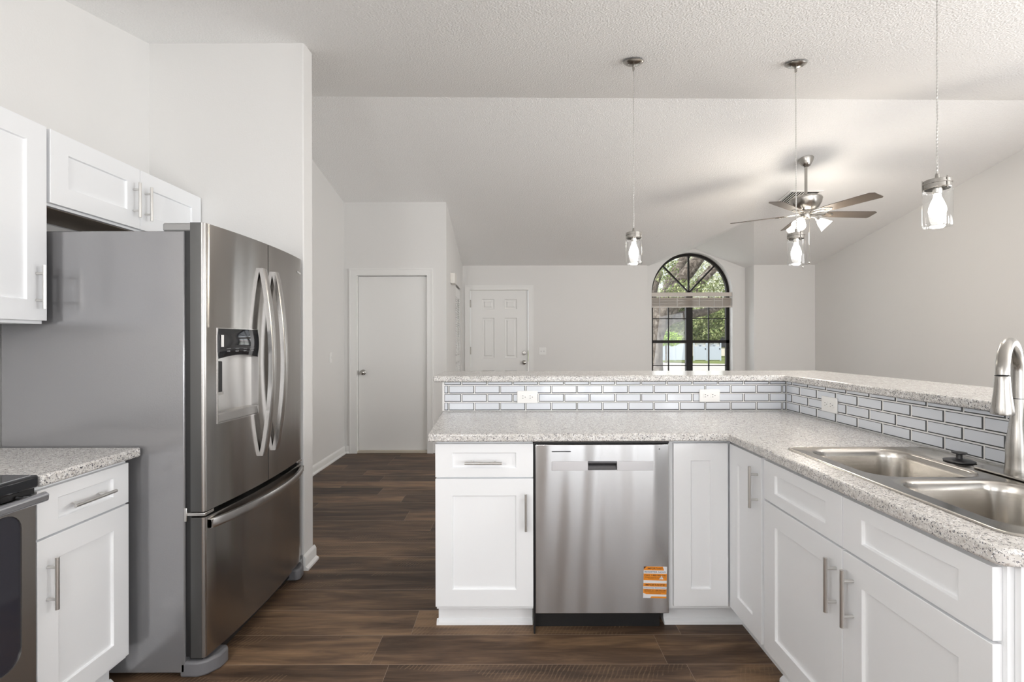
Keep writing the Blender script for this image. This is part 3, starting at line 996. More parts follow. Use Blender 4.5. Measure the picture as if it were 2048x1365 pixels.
# sink cabinet, faces -x
c = empty('sink_cabinet', (XC, 1.881, 0), -PI / 2, 'wide white sink base cabinet with two false drawers over two doors', 'cabinet')
shaker(c, 'drawer_front', .0, .4455, ZS, ZT, .077, .041)
shaker(c, 'drawer_front', .4485, .896, ZS, ZT, .077, .041)
shaker(c, 'door', .0, .4455, ZB, ZD, handle=('v', .4185, .587, HT))
shaker(c, 'door', .4485, .896, ZB, ZD, handle=('v', .492, .584, HT))
carcass(c, 0.002, .905, .0205, .60, .11, .875, rails=(.71,))
b = MB(); b.box(0, .905, .075, .60, 0, .11); b.build('toe_kick', M_CAB, c)
b = MB(); b.prism([(.075, 0), (.059, 0), (.061, .012), (.071, .022), (.075, .024)], 0, .905, 'x'); b.build('shoe_moulding', M_CAB, c)
b = MB(); b.box(.906, .918, .035, .60, 0, .875); b.build('end_panel', M_CAB, c)

# left run
XL = -1.471
c = empty('base_cabinet', (XL, 1.497, 0), PI / 2, 'white base cabinet between the range and the refrigerator', 'cabinet')
shaker(c, 'drawer', .0, .357, ZS, ZT, .07, .041, handle=('h', .178, .786, HT))
shaker(c, 'door', .0, .357, ZB, ZD, .07, handle=('v', .032, .563, HT))
carcass(c, -.004, .367, .0205, .62, .11, .875, rails=(.71,))
b = MB(); b.box(-.004, .367, .085, .62, 0, .11); b.build('toe_kick', M_CAB, c)
b = MB(); b.prism([(.085, 0), (.069, 0), (.071, .012), (.081, .022), (.085, .024)], -.004, .372, 'x'); b.build('shoe_moulding', M_CAB, c)

# wall cabinets
XU = -1.80
c = empty('wall_cabinet', (XU, 1.26, 1.397), PI / 2, 'tall white wall cabinet hanging left of the refrigerator', 'cabinet')
shaker(c, 'door', .308, .612, .012, .763, handle=('v', .570, .139, HT))
shaker(c, 'door', .0, .305, .012, .763, handle=('v', .04, .139, HT))
carcass(c, 0, .612, .0205, .303, .0, .763, closed_top=True)
c = empty('wall_cabinet', (XU, 1.885, 1.862), PI / 2, 'short white two-door wall cabinet above the refrigerator', 'cabinet')
shaker(c, 'door', .003, .457, .01, .298, handle=('v', .416, .140, HT))
shaker(c, 'door', .460, .916, .01, .298, handle=('v', .490, .140, HT))
carcass(c, 0, .918, .0205, .303, .0, .298, closed_top=True)
b = MB(); b.box(.02, .898, .04, .285, -.0015, -.0003); b.build('bottom_panel', M_CABIN, c)

# ---------------------------------------------------------------- counter tops
def slab_grid(xs, ys, keep, z0, z1, warp=None):
    b = MB()
    lo, hi = {}, {}
    def V_(i, j, d, z):
        if (i, j) not in d:
            p = (xs[i], ys[j])
            if warp: p = warp(*p)
            d[i, j] = b.bm.verts.new((p[0], p[1], z))
        return d[i, j]
    K = {(i, j) for i in range(len(xs) - 1) for j in range(len(ys) - 1) if keep((xs[i] + xs[i + 1]) / 2, (ys[j] + ys[j + 1]) / 2)}
    for i, j in K:
        q = [(i, j), (i + 1, j), (i + 1, j + 1), (i, j + 1)]
        b._f([V_(*p, hi, z1) for p in q]); b._f([V_(*p, lo, z0) for p in q][::-1])
        for k, (di, dj) in enumerate(((0, -1), (1, 0), (0, 1), (-1, 0))):
            if (i + di, j + dj) not in K:
                a, c = q[k], q[(k + 1) % 4]
                b._f([V_(*a, lo, z0), V_(*c, lo, z0), V_(*c, hi, z1), V_(*a, hi, z1)])
    return b

ZC0, ZC1 = .878, .914
YB, XB = 2.853, 1.6165       # backsplash faces
CX0, CY0, CXF, CYN = -.375, 2.147, .960, .948
HOLE = (1.065, 1.58, 1.03, 1.84)
def keepc(x, y):
    if HOLE[0] < x < HOLE[1] and HOLE[2] < y < HOLE[3]: return False
    return y > CY0 or x > CXF
def warpc(x, y):
    if x < -.3: x = CX0 - .038 * (y - CY0) / (YB - CY0)
    return (x, y)
b = slab_grid([CX0, CXF, HOLE[0], HOLE[1], XB - .001], [CYN, HOLE[2], HOLE[3], CY0, YB - .001], keepc, ZC0, ZC1, warpc)
ed = [e for e in b.bm.edges if all(abs(v.co.x - CXF) < 1e-4 and abs(v.co.y - CYN) < 1e-4 for v in e.verts)]
bmesh.ops.bevel(b.bm, geom=ed, offset=.03, segments=6, affect='EDGES', profile=.5)
o = b.build('countertop', M_GRAN, bevel=.008, segs=4)
tag(o, 'L-shaped speckled grey stone countertop with the steel sink set in it', 'countertop')
o = MB().box(XK + .002, -1.452, 1.492, 1.893, ZC0, ZC1).build('countertop', M_GRAN, bevel=.008, segs=4)
tag(o, 'short speckled stone countertop between the range and the refrigerator', 'countertop')

ZB0, ZB1 = 1.087, 1.123
BO = .022
XBO, YBO = 2.07, 3.29
def keepb(x, y): return y > YB - BO or x > XB - BO
b = slab_grid([-.463, XB - BO, XBO], [.93, YB - BO, YBO], keepb, ZB0, ZB1)
o = b.build('bar_top', M_GRAN, bevel=.008, segs=4)
tag(o, 'raised L-shaped speckled stone bar ledge above the tiled backsplash', 'countertop')

# half wall carrying the bar
b = slab_grid([-.41, XB + .009, XB + .13], [.93, YB + .009, YB + .13], lambda x, y: y > YB or x > XB, 0, ZB0)
struct(b.build('wall_peninsula', M_WALL))
b = MB(); b.box(-.413, -.4, YB - .004, YB + .13, .914, ZB0 - .001); struct(b.build('trim_1', M_TRIM, bevel=.002))
b = MB(); b.box(-.41, -.347, YB - .001, YB + .009, 0, .878); struct(b.build('trim_2', M_TRIM))

# tiles
TP, TH, GR = .1514, .0500, .0055
def tiles(x0, x1, z0, z1, phase, name, label, loc, rz):
    b = MB()
    b.mi = 2; b.box(x0, x1, .0035, .009, z0, z1)
    row = 0; z = z0
    while z < z1 - .004:
        za, zb = z + GR / 2, min(z + TH - GR / 2, z1)
        ph = phase + (TP / 2 if row % 2 else 0)
        k = math.floor((x0 - ph) / TP)
        while ph + k * TP < x1:
            xa, xb = max(ph + k * TP + GR / 2, x0), min(ph + (k + 1) * TP - GR / 2, x1)
            k += 1
            if xb - xa < .006: continue
            e, t = .0046, .0012
            A = [(xa, .0034, za), (xb, .0034, za), (xb, .0034, zb), (xa, .0034, zb)]
            B = [(xa + e * .6, t, za + e), (xb - e, t, za + e), (xb - e, t, zb - e * .5), (xa + e * .6, t, zb - e * .5)]
            va = [b.bm.verts.new(p) for p in A]; vb = [b.bm.verts.new(p) for p in B]
            b.mi = 0; b._f(vb)
            b.mi = 1
            for q in range(4): b._f([va[q], va[(q + 1) % 4], vb[(q + 1) % 4], vb[q]])
        z += TH; row += 1
    o = b.build(name, [M_TILE, M_TEDGE, M_GROUT], loc=loc, rot=(0, 0, rz), sharp=5)
    return tag(o, label, 'backsplash')
tiles(-.4, XB, .9154, ZB0 - .001, -.2225, 'tile_backsplash', 'pale glass brick tile backsplash facing the dishwasher side, holding two outlets', (0, YB, 0), 0)
tiles(-(YB - .002), -.95, .9154, ZB0 - .001, -2.265, 'tile_backsplash', 'pale glass brick tile backsplash on the right behind the sink', (XB, 0, 0), -PI / 2)

# ---------------------------------------------------------------- outlets and switches
def outlet(loc, rz, label, w=.121, h=.074, grp='outlets'):
    o = empty('outlet', loc, rz, label, 'outlet', 'power outlets in the tiled backsplash')
    b = MB(); b.box(-w / 2, w / 2, -.006, 0, -h / 2, h / 2)
    b.build('cover_plate', M_WHITEP, o, bevel=.003)
    for s in (-1, 1):
        x = s * .0215
        b = MB(); b.prism(rrect(x - .017, x + .017, -.0145, .0145, .008, 4), -.0085, -.005, 'y')
        r = b.build('receptacle', M_WHITEP, o)
        b = MB()
        for dz in (-.0065, .0065): b.box(x - .009, x - .002, -.0088, -.0084, dz - .0012, dz + .0012)
        b.prism([(x + .008 + .0026 * math.cos(t * PI / 4), .0026 * math.sin(t * PI / 4)) for t in range(8)], -.0088, -.0084, 'y')
        b.build('slot', M_BLACK, r)
    return o
kb = YB / F
outlet((30.5 * kb, YB, H - 112 * kb), 0, 'white outlet in the tiles above the drawer cabinet end of the peninsula')
outlet((394.5 * kb, YB, H - 110 * kb), 0, 'white outlet in the tiles near the inside corner, facing the front')
outlet((XB, 2.459, 1.0), -PI / 2, 'white outlet in the right-hand tiles behind the sink side counter', .121, .078)

def switch(loc, rz, label, gang=1):
    o = empty('light_switch', loc, rz, label, 'switch')
    w = .07 if gang == 1 else .116
    b = MB(); b.box(-w / 2, w / 2, -.006, 0, -.058, .058); b.build('cover_plate', M_WHITEP, o, bevel=.003)
    for k in range(gang):
        x = 0 if gang == 1 else (-.023 + .046 * k)
        b = MB(); b.box(x - .005, x + .005, -.014, -.005, -.012, .010); b.build('toggle', M_GREYP if gang == 2 else M_WHITEP, o, bevel=.001)
switch((XH, 5.30, 1.15), PI / 2, 'white single light switch on the left hall wall')
switch((61 * YF / F, YF, H - 20.5 * YF / F), 0, 'white double light switch beside the panelled entry door', 2)

# chime box
b = MB(); b.box(0, .062, 0, .22, 0, .135)
o = b.build('door_chime', pbr('chime_beige', (.80, .78, .74), .5), loc=(-.783, 6.12, 2.06), bevel=.008)
tag(o, 'cream door chime box high on the closet wall', 'door chime')

# ---------------------------------------------------------------- sink
def loop(pts, z): return [(p[0], p[1], z) for p in pts]
sk = empty('kitchen_sink', (0, 0, 0), 0, 'double bowl stainless steel sink dropped in the right counter', 'sink')
zt = ZC1 + .004
b = MB()
bm = b.bm
SXA, SXB, SYA, SYB = 1.043, 1.6025, 1.008, 1.861
outer0 = rrect(SXA, SXB, SYA, SYB, .045, 6)
B1 = rrect(1.097, 1.452, 1.452, 1.832, .085, 8)
B2 = rrect(1.097, 1.452, 1.042, 1.417, .085, 8)
def vring(pts, z): return [bm.verts.new((p[0], p[1], z)) for p in pts]
def strip(A, B):
    n = len(A)
    for i in range(n): b._f([A[i], A[(i + 1) % n], B[(i + 1) % n], B[i]])
def inset(pts, c, d):
    out = []
    n = len(pts)
    for i, p in enumerate(pts):
        a, q = Vector(pts[i - 1]), Vector(pts[(i + 1) % n])
        t = (q - a).normalized(); nrm = Vector((-t.y, t.x))
        out.append(tuple(Vector(p) + nrm * d))
    return out
R0 = vring(inset(outer0, None, -.002), ZC1 + .0005)
R1 = vring(outer0, zt - .001)
R1b = vring(inset(outer0, None, .006), zt)
R2 = vring(inset(outer0, None, .010), zt)
R3 = vring(inset(outer0, None, .013), zt - .0025)
strip(R0, R1); strip(R1, R1b); strip(R1b, R2); strip(R2, R3)
edges = []
def ringedges(R):
    out = []
    for i in range(len(R)):
        e = bm.edges.get((R[i], R[(i + 1) % len(R)])) or bm.edges.new((R[i], R[(i + 1) % len(R)]))
        out.append(e)
    return out
tops = []
for P in (B1, B2):
    prev = vring(P, zt - .0025); tops.append(prev)
bmesh.ops.triangle_fill(bm, use_beauty=True, use_dissolve=False, edges=ringedges(R3) + ringedges(tops[0]) + ringedges(tops[1]))
for P, topr in zip((B1, B2), tops):
    prev = topr
    for ins, z in ((.003, zt - .004), (.008, zt - .012), (.011, zt - .03), (.018, zt - .12), (.026, zt - .155), (.045, zt - .172), (.075, zt - .177)):
        cur = vring(inset(P, None, ins), z); strip(prev, cur); prev = cur
    b._f(prev)
b.build('basin', M_STEEL_S, sk, sharp=50)
for cyy in (1.642, 1.23):
    b = MB(); b.lathe([(0, 0), (.02, .0), (.035, .001), (.042, .004), (.044, .0045), (.046, .001)], 28, (1.275, cyy, zt - .1765))
    d_ = b.build('drain', M_NICK, sk)

# faucet
fx, fyy, fz = 1.502, 1.437, ZC1 + .004
fa = empty('kitchen_faucet', (fx, fyy, fz), 0, 'brushed nickel pull-down faucet with high arched neck behind the sink', 'faucet')
b = MB(); b.prism(rrect(-.032, .032, -.125, .125, .031, 8), .0003, .006, 'z'); b.build('deck_plate', M_NICK, fa, bevel=.003)
b = MB(); b.lathe([(0, .004), (.029, .004), (.030, .012), (.028, .03), (.0265, .06), (.027, .09), (.0225, .13), (.018, .17), (.0155, .205), (.0145, .235)], 32)
b.build('body', M_NICK, fa)
dv = Vector((-.80, -.60, 0)).normalized()
R_, RV = .118, .086
b = MB()
pts = [(0, 0, .235), (0, 0, .27)]
zc_ = .315
for k in range(25):
    t = PI * k / 24
    pts.append(tuple(dv * (R_ - R_ * math.cos(t)) + Vector((0, 0, zc_ + RV * math.sin(t)))))
b.tube(pts, .0145, 20); b.build('neck', M_NICK, fa)
hp = dv * (2 * R_)
b = MB(); b.lathe([(.0148, zc_ - .003), (.0158, zc_ - .006), (.0165, zc_ - .02), (.0185, zc_ - .05), (.0225, zc_ - .085), (.0245, zc_ - .1), (.024, zc_ - .105), (.018, zc_ - .107), (0, zc_ - .105)], 28, tuple(hp))
b.build('spray_head', M_NICK, fa)
b = MB(); b.lathe([(.0152, 0), (.0156, .0004), (.0156, .0016), (.0152, .002)], 24, tuple(hp + Vector((0, 0, zc_ - .003))))
b.build('joint_ring', M_BLACK, fa)
b = MB(); b.lathe([(.0146, 0), (.0153, .0004), (.0153, .0016), (.0146, .002)], 24, (0, 0, .234)); b.build('joint_ring', M_BLACK, fa)
b = MB()
hd = Vector((.55, -.83, 0)).normalized()
b.tube([tuple(hd * .015 + Vector((0, 0, .075))), tuple(hd * .045 + Vector((0, 0, .082)))], [.017, .016], 20)
b.tube([tuple(hd * .045 + Vector((0, 0, .082))), tuple(hd * .075 + Vector((0, 0, .10))), tuple(hd * .13 + Vector((0, 0, .15)))], [.009, .007, .0055], 12)
b.build('lever', M_NICK, fa)

# stopper
b = MB()
b.lathe([(0, 0), (.040, 0), (.0425, .002), (.0425, .005), (.030, .009), (.010, .011), (.0085, .014), (.0085, .026), (.018, .028), (.021, .030), (.0205, .033), (.012, .0345), (0, .035)], 32)
o = b.build('sink_stopper', pbr('black_rubber', (.02, .02, .022), .35), loc=(1.507, 1.63, zt - .002))
tag(o, 'black rubber sink stopper with a knob on the back edge of the sink', 'sink stopper')

# ---------------------------------------------------------------- refrigerator
FY0, FWD = 1.905, .888
XF = -1.214
fr = empty('refrigerator', (XF, FY0, 0), PI / 2, 'large french door refrigerator in dark stainless steel with bottom freezer', 'refrigerator')
# local: x along the front (0 near .. FWD far), y depth (0 = corner of the front, + towards the wall)
b = MB(); b.box(.0, FWD, .078, .80, .02, 1.764); b.build('cabinet', M_FSIDE, fr, bevel=.004)
def bulge(x):
    u = (x - FWD / 2) / (FWD / 2)
    return -.030 * (1 - u * u)
def front_outline(x0, x1, back=.055, rl=True, rr=True, n=14):
    pts = []
    er = .012
    for k in range(n + 1):
        x = x0 + (x1 - x0) * k / n
        pts.append([x, bulge(x)])
    if rl:
        a = [[x0, bulge(x0) + er], [x0 + er * .13, bulge(x0) + er * .5], [x0 + er * .5, bulge(x0) + er * .13]]
        pts = a + [[x0 + er, bulge(x0 + er)]] + pts[1:]
    if rr:
        a = [[x1 - er, bulge(x1 - er)], [x1 - er * .5, bulge(x1) + er * .13], [x1 - er * .13, bulge(x1) + er * .5], [x1, bulge(x1) + er]]
        pts = pts[:-1] + a
    return [tuple(p) for p in pts] + [(x1, back), (x0, back)]
def edge_faces(b):
    b.bm.normal_update()
    for f in b.bm.faces:
        if abs(f.normal.x) > .97 and f.calc_area() > .004: f.material_index = 1
ZD0, ZD1, ZFZ0, ZFZ1 = .655, 1.798, .078, .632
mid = FWD / 2
DYA, DYB, DZ0, DZ1 = .071, .353, .990, 1.384     # dispenser
b = MB()
b.prism(front_outline(.002, mid - .003, rr=False), ZD0, DZ0, 'z')
b.prism(front_outline(.002, mid - .003, rr=False), DZ1, ZD1, 'z')
b.prism(front_outline(.002, DYA, rr=False, n=5), DZ0, DZ1, 'z')
b.prism(front_outline(DYB, mid - .003, rl=False, rr=False, n=5), DZ0, DZ1, 'z')
edge_faces(b); ld = b.build('door', [M_STEEL_F, M_EDGE], fr)
b = MB(); b.prism(front_outline(mid + .003, FWD - .002, rl=False), ZD0, ZD1, 'z')
edge_faces(b); rd = b.build('door', [M_STEEL_F, M_EDGE], fr)
b = MB(); b.prism(front_outline(.002, FWD - .002), ZFZ0, ZFZ1, 'z')
edge_faces(b); fz_ = b.build('freezer_drawer', [M_STEEL_F, M_EDGE], fr)
b = MB()
b.box(.008, FWD - .008, .055, .079, .08, 1.775)
b.build('gasket', M_BLACK, fr)
b = MB(); b.box(.02, FWD - .02, .02, .07, .02, .075); b.build('kick_grille', M_BLACK, fr)
# dispenser
b = MB()
e = .004
for q in ((DYA - .001, DYA + e, bulge(DYA) - .002, .05, DZ0, DZ1), (DYB - e, DYB + .001, bulge(DYB) - .002, .05, DZ0, DZ1)): b.box(*q)
def dstrip(z0, z1, off):
    n = 10
    outl = [(DYA + (DYB - DYA) * k / n, bulge(DYA + (DYB - DYA) * k / n) - off) for k in range(n + 1)] + [(DYB, .05), (DYA, .05)]
    b.prism(outl, z0, z1, 'z')
dstrip(DZ0, DZ0 + .004, .002); dstrip(DZ1 - .003, DZ1, .002)
b.build('dispenser_frame', M_STEEL_H, ld)
b = MB(); n = 12
pr = []
for k in range(n + 1):
    t = k / n
    pr.append((DYA + .004 + (DYB - DYA - .008) * t, bulge(DYA + (DYB - DYA) * t) + .03 + .018 * math.sin(PI * t)))
b.prism(pr + [(DYB - .004, .056), (DYA + .004, .056)], DZ0 + .004, DZ1 - .003, 'z')
b.build('dispenser_cavity', pbr('dispenser_steel', (.62, .61, .6), .3, .9), ld)
b = MB()
ZPN = 1.262
nz = 8
cols = []
for k in range(17):
    t = k / 16; x = DYA + .005 + (DYB - DYA - .010) * t
    zb_ = ZPN + .014 * math.sin(PI * t) - .006
    col = []
    for j in range(nz + 1):
        s = j / nz
        col.append(b.bm.verts.new((x, bulge(x) - .001 - .006 * math.sin(PI * s), zb_ + (DZ1 - .003 - zb_) * s)))
    col.append(b.bm.verts.new((x, .03, DZ1 - .003))); col.append(b.bm.verts.new((x, .03, zb_)))
    cols.append(col)
for A, B in zip(cols, cols[1:]):
    m_ = len(A)
    for j in range(m_): b._f([A[j], A[(j + 1) % m_], B[(j + 1) % m_], B[j]])
b._f(cols[0]); b._f(cols[-1][::-1])
dp = b.build('control_panel', M_BLACKG, ld)
b = MB(); b.box(DYA + .012, DYA + .028, bulge(.09) - .0095, bulge(.09) - .0075, 1.305, 1.355); b.build('barcode_label', M_WHITEP, ld)
for k, s in enumerate(('WATER', 'ICE', 'LIGHT', 'LOCK')):
    b = MB()
    x = DYA + .06 + k * .055
    text_mesh(b, s, x, 1.287, .006, .022, bulge(x) - .0058, 0)
    b.box(x - .014, x + .014, bulge(x) - .0072, bulge(x) - .0066, 1.297, 1.2978)
    b.build('lettering', M_GREYP, ld)
b = MB(); b.box(DYA + .012, DYA + .052, .0, .02, 1.115, 1.245); pd = b.build('paddle', M_BLACK, ld, bevel=.003)
b = MB(); b.box(DYA + .010, DYA + .014, -.003, .02, 1.110, 1.245); b.box(DYA + .010, DYA + .054, -.003, .002, 1.105, 1.118); b.build('paddle_rim', M_STEEL_H, ld)
b = MB()
n = 10
outl = [(DYA + .004 + (DYB - DYA - .008) * k / n, bulge(DYA + (DYB - DYA) * k / n) + .001) for k in range(n + 1)] + [(DYB - .004, .05), (DYA + .004, .05)]
b.prism(outl, DZ0 + .003, DZ0 + .042, 'z'); b.build('drip_tray', pbr('tray_steel', (.42, .41, .40), .35, .8), ld, bevel=.004)
# handles
def vhandle(parent, x):
    b = MB(); n = 28
    hw_, th_ = .021, .018
    z0, z1 = .79, 1.672
    rings = []
    for k in range(n + 1):
        s = k / n; z = z0 + (z1 - z0) * s
        off = -.014 - .046 * math.sin(PI * s) ** .85
        yy = bulge(x) + off
        rings.append([b.bm.verts.new((x - hw_, yy + th_, z)), b.bm.verts.new((x - hw_, yy, z)), b.bm.verts.new((x - hw_ * .6, yy - .003, z)), b.bm.verts.new((x + hw_ * .6, yy - .003, z)),
                      b.bm.verts.new((x + hw_, yy, z)), b.bm.verts.new((x + hw_, yy + th_, z))])
    for A, B in zip(rings, rings[1:]):
        for j in range(6): b._f([A[j], A[(j + 1) % 6], B[(j + 1) % 6], B[j]])
    b._f(rings[0]); b._f(rings[-1][::-1])
    for z in (z0 + .012, z1 - .012): b.box(x - .010, x + .010, bulge(x) - .014, bulge(x) + .002, z - .012, z + .012)
    return b.build('handle', M_STEEL_H, parent)
vhandle(ld, mid - .060); vhandle(rd, mid + .060)
b = MB(); n = 32; rings = []
for k in range(n + 1):
    s = k / n; x = .022 + (FWD - .044) * s
    yy = bulge(x) - .010 - .042 * math.sin(PI * s) ** .7
    zc_ = .600; hh = .018
    rings.append([b.bm.verts.new((x, yy + .012, zc_ - hh)), b.bm.verts.new((x, yy, zc_ - hh)), b.bm.verts.new((x, yy - .003, zc_ - hh * .5)), b.bm.verts.new((x, yy - .003, zc_ + hh * .5)),
                  b.bm.verts.new((x, yy, zc_ + hh)), b.bm.verts.new((x, yy + .012, zc_ + hh))])
for A, B in zip(rings, rings[1:]):
    for j in range(6): b._f([A[j], A[(j + 1) % 6], B[(j + 1) % 6], B[j]])
b._f(rings[0]); b._f(rings[-1][::-1])
for x in (.032, FWD - .032): b.box(x - .010, x + .010, bulge(x) - .014, bulge(x) + .002, .584, .616)
b.build('handle', M_STEEL_H, fz_)
# hinge covers, feet, middle hinge
for xa, xb in ((.004, .12), (FWD - .12, FWD - .004)):
    b = MB(); b.prism([(xa, .165), (xb, .165), (xb, .07), ((xa + xb) / 2 + (.02 if xa < .1 else -.02), .03), (xa + .02, .012), (xa, .03)] if xa < .1 else
                      [(xa, .165), (xb, .165), (xb, .03), (xb - .02, .012), ((xa + xb) / 2 - .02, .03), (xa, .07)], 1.7645, 1.797, 'z')
    b.build('hinge_cover', M_FTRIM, fr, bevel=.006)
    b = MB(); b.prism([(xa - .004, .10), (xb, .10), (xb, -.02), (xb - .02, -.036), (xa + .05, -.030), (xa + .012, -.0), (xa - .004, .03)] if xa < .1 else
                      [(xa, .10), (xb, .10), (xb, .03), (xb - .012, -.0), (xb - .05, -.030), (xa + .02, -.036), (xa, -.02)], .0, .062, 'z')
    b.build('foot', pbr('foot_grey', (.15, .15, .16), .4), fr, bevel=.010, segs=3)
    b = MB(); xc_ = xa if xa < .1 else xb - .06
    b.box(xc_, xc_ + .06, .0, .085, .637, .650); b.box(xc_ - .003 if xa < .1 else xc_ + .06, xc_ + .004 if xa < .1 else xc_ + .064, .07, .095, .615, .67)
    b.build('hinge', M_STEEL_H, fr, bevel=.002)
b = MB(); text_mesh(b, 'Whirlpool', 0, 0, .016, .062, 0, 0, font_off=.01)
xl = .832
b.build('logo', pbr('logo_silver', (.9, .9, .9), .4, 0.0), rd, loc=(xl, bulge(xl) - .0022, 1.327 + 137 * 2.74 / F), rot=(0, 0, math.atan2(bulge(xl + .01) - bulge(xl), .01)))

# ---------------------------------------------------------------- range
rg = empty('kitchen_range', (-1.462, .725, 0), PI / 2, 'black and stainless steel electric range at the left edge', 'range')
RW = .758
b = MB(); b.box(.0, RW, .045, .63, .02, .895); b.build('body', M_BLACK, rg)
b = MB(); b.box(-.001, RW + .001, -.012, .636, .882, .921); ck = b.build('cooktop', M_BLACKG, rg, bevel=.008, segs=3)
b = MB()
for x, y, r in ((.2, .17, .1), (.2, .47, .08), (.56, .17, .08), (.56, .47, .1)):
    MB().lathe([(r, .9214), (r + .003, .9214)], 32, (x, y, 0)).build('burner_ring', M_GREYP, ck)
b.box(.015, RW - .015, .0, .003, .9212, .9216)
b.build('trim_line', M_GREYP, ck)
b = MB()
gx0, gx1, gz0, gz1 = .045, RW - .042, .365, .822
ox = [(0, .20), (RW, .20), (RW, .858), (0, .858)]
ir = rrect(gx0, gx1, gz0, gz1, .05, 6)
bm = b.bm
A = [bm.verts.new((p[0], 0, p[1])) for p in ox]; Bv = [bm.verts.new((p[0], 0, p[1])) for p in ir]
b_edges = []
for R in (A, Bv):
    for i in range(len(R)): b_edges.append(bm.edges.new((R[i], R[(i + 1) % len(R)])))
bmesh.ops.triangle_fill(bm, use_beauty=True, use_dissolve=False, edges=b_edges)
C_ = [bm.verts.new((p[0], .040, p[1])) for p in ox]; D_ = [bm.verts.new((p[0], .010, p[1])) for p in ir]
for P, Q in ((A, C_), (Bv, D_)):
    for i in range(len(P)): b._f([P[i], P[(i + 1) % len(P)], Q[(i + 1) % len(P)], Q[i]])
b._f(C_[::-1])
od = b.build('oven_door', pbr('range_steel', (.36, .34, .32), .3, .9), rg)
b = MB(); b.prism(rrect(gx0 - .002, gx1 + .002, gz0 - .002, gz1 + .002, .05, 6), .004, .012, 'y'); b.build('glass', M_OVENG, od)
b = MB()
for q in ((.045, RW - .045),):
    b.prism(rrect(gx0 + .08, gx1 - .065, gz0 + .06, gz1 - .06, .02, 4), .0032, .0042, 'y')
b.build('viewing_window', M_BLACK, od)
b = MB()
b.prism([(-.045, .842), (-.060, .848), (-.062, .868), (-.05, .876), (-.040, .872), (-.038, .848)], .012, RW - .018, 'x')
for x in (.04, RW - .05): b.box(x - .012, x + .012, -.045, .002, .846, .872)
b.build('handle', brushed('range_handle', (.62, .63, .66), .25, .3), od, bevel=.004)
b = MB(); b.box(.0, RW, .0, .04, .03, .19); b.build('storage_drawer', pbr('range_steel2', (.42, .40, .38), .3, .9), rg, bevel=.003)
b = MB(); b.box(.0, RW, .004, .03, .862, .880); b.build('vent_strip', M_BLACK, rg)

# ---------------------------------------------------------------- pendants
def pendant(x, y):
    zc0 = zk(x, y)
    p = empty('pendant_light', (x, y, 0))
    tilt = Matrix.Rotation(math.atan(KS), 3, 'X')
    b = MB(); b.lathe([(0, .0), (.064, .0), (.066, -.004), (.062, -.010), (.040, -.022), (.018, -.028), (.0, -.029)], 32, (0, 0, zc0 + .001), tilt)
    cn = b.build('canopy', M_NICK, p)
    b = MB(); b.lathe([(.008, -.02), (.008, -.045), (.0055, -.06), (0, -.061)], 16, (0, .0, zc0))
    b.build('cord_grip', M_NICK, cn)
    for s in (-1, 1): MB().sphere((s * .035, -.012, zc0 - .026), .004, 10, 6).build('screw', M_NICK, cn)
    zb = 2.045
    b = MB()
    L = zc0 - .055 - zb
    n = int(L / .0045)
    for ph in (0, PI):
        b.tube([(.0016 * math.cos(ph + 2 * PI * k * .0045 / .03), .0016 * math.sin(ph + 2 * PI * k * .0045 / .03), zb + k * .0045) for k in range(n + 1)], .0019, 5)
    b.build('cord', M_CORD, p)
    b = MB()
    b.lathe([(0, 2.05), (.006, 2.048), (.008, 2.038), (.010, 2.02), (.046, 2.019), (.048, 2.017), (.048, 1.984), (.044, 1.980), (.044, 2.012), (.0, 2.013)], 32)
    for k in range(3):
        t = 2 * PI * k / 3 + .5
        cx_, cy_ = .050 * math.cos(t), .050 * math.sin(t)
        b.tube([(cx_, cy_, 2.024), (cx_, cy_, 1.972)], .0025, 8)
    b.lathe([(.0485, 2.000), (.0505, 2.001), (.0505, 2.006), (.0485, 2.007)], 32)
    b.build('collar', M_NICK, p)
    b = MB(); b.lathe([(.017, 2.012), (.017, 1.965), (.015, 1.960), (0, 1.960)], 20); b.build('socket', M_NICK, p)
    b = MB(); b.lathe([(.046, 1.980), (.0505, 1.975), (.0515, 1.968), (.0515, 1.822), (.0500, 1.817), (.0485, 1.821), (.0485, 1.832)], 40)
    b.build('glass_shade', M_PGLASS, p)
    b = MB(); b.lathe([(0, 1.958), (.013, 1.957), (.014, 1.945), (.022, 1.925), (.030, 1.90), (.031, 1.885), (.026, 1.865), (.014, 1.853), (0, 1.850)], 24)
    b.build('bulb', M_BULB, p)
    light('pendant_glow', 'POINT', (x, y, 1.83), 5, color=(1.0, 0.93, 0.83), radius=.03)
    return p
p1 = pendant(.78, 3.09); tag(p1, 'clear glass pendant lamp hanging left of the arched window, over the bar', 'pendant light', 'pendant lights over the bar')
p2 = pendant(1.835, 3.12); tag(p2, 'clear glass pendant lamp hanging in front of the ceiling fan', 'pendant light', 'pendant lights over the bar')
p3 = pendant(1.84, 2.09); tag(p3, 'nearest and largest-looking clear glass pendant lamp, at far right over the bar', 'pendant light', 'pendant lights over the bar')

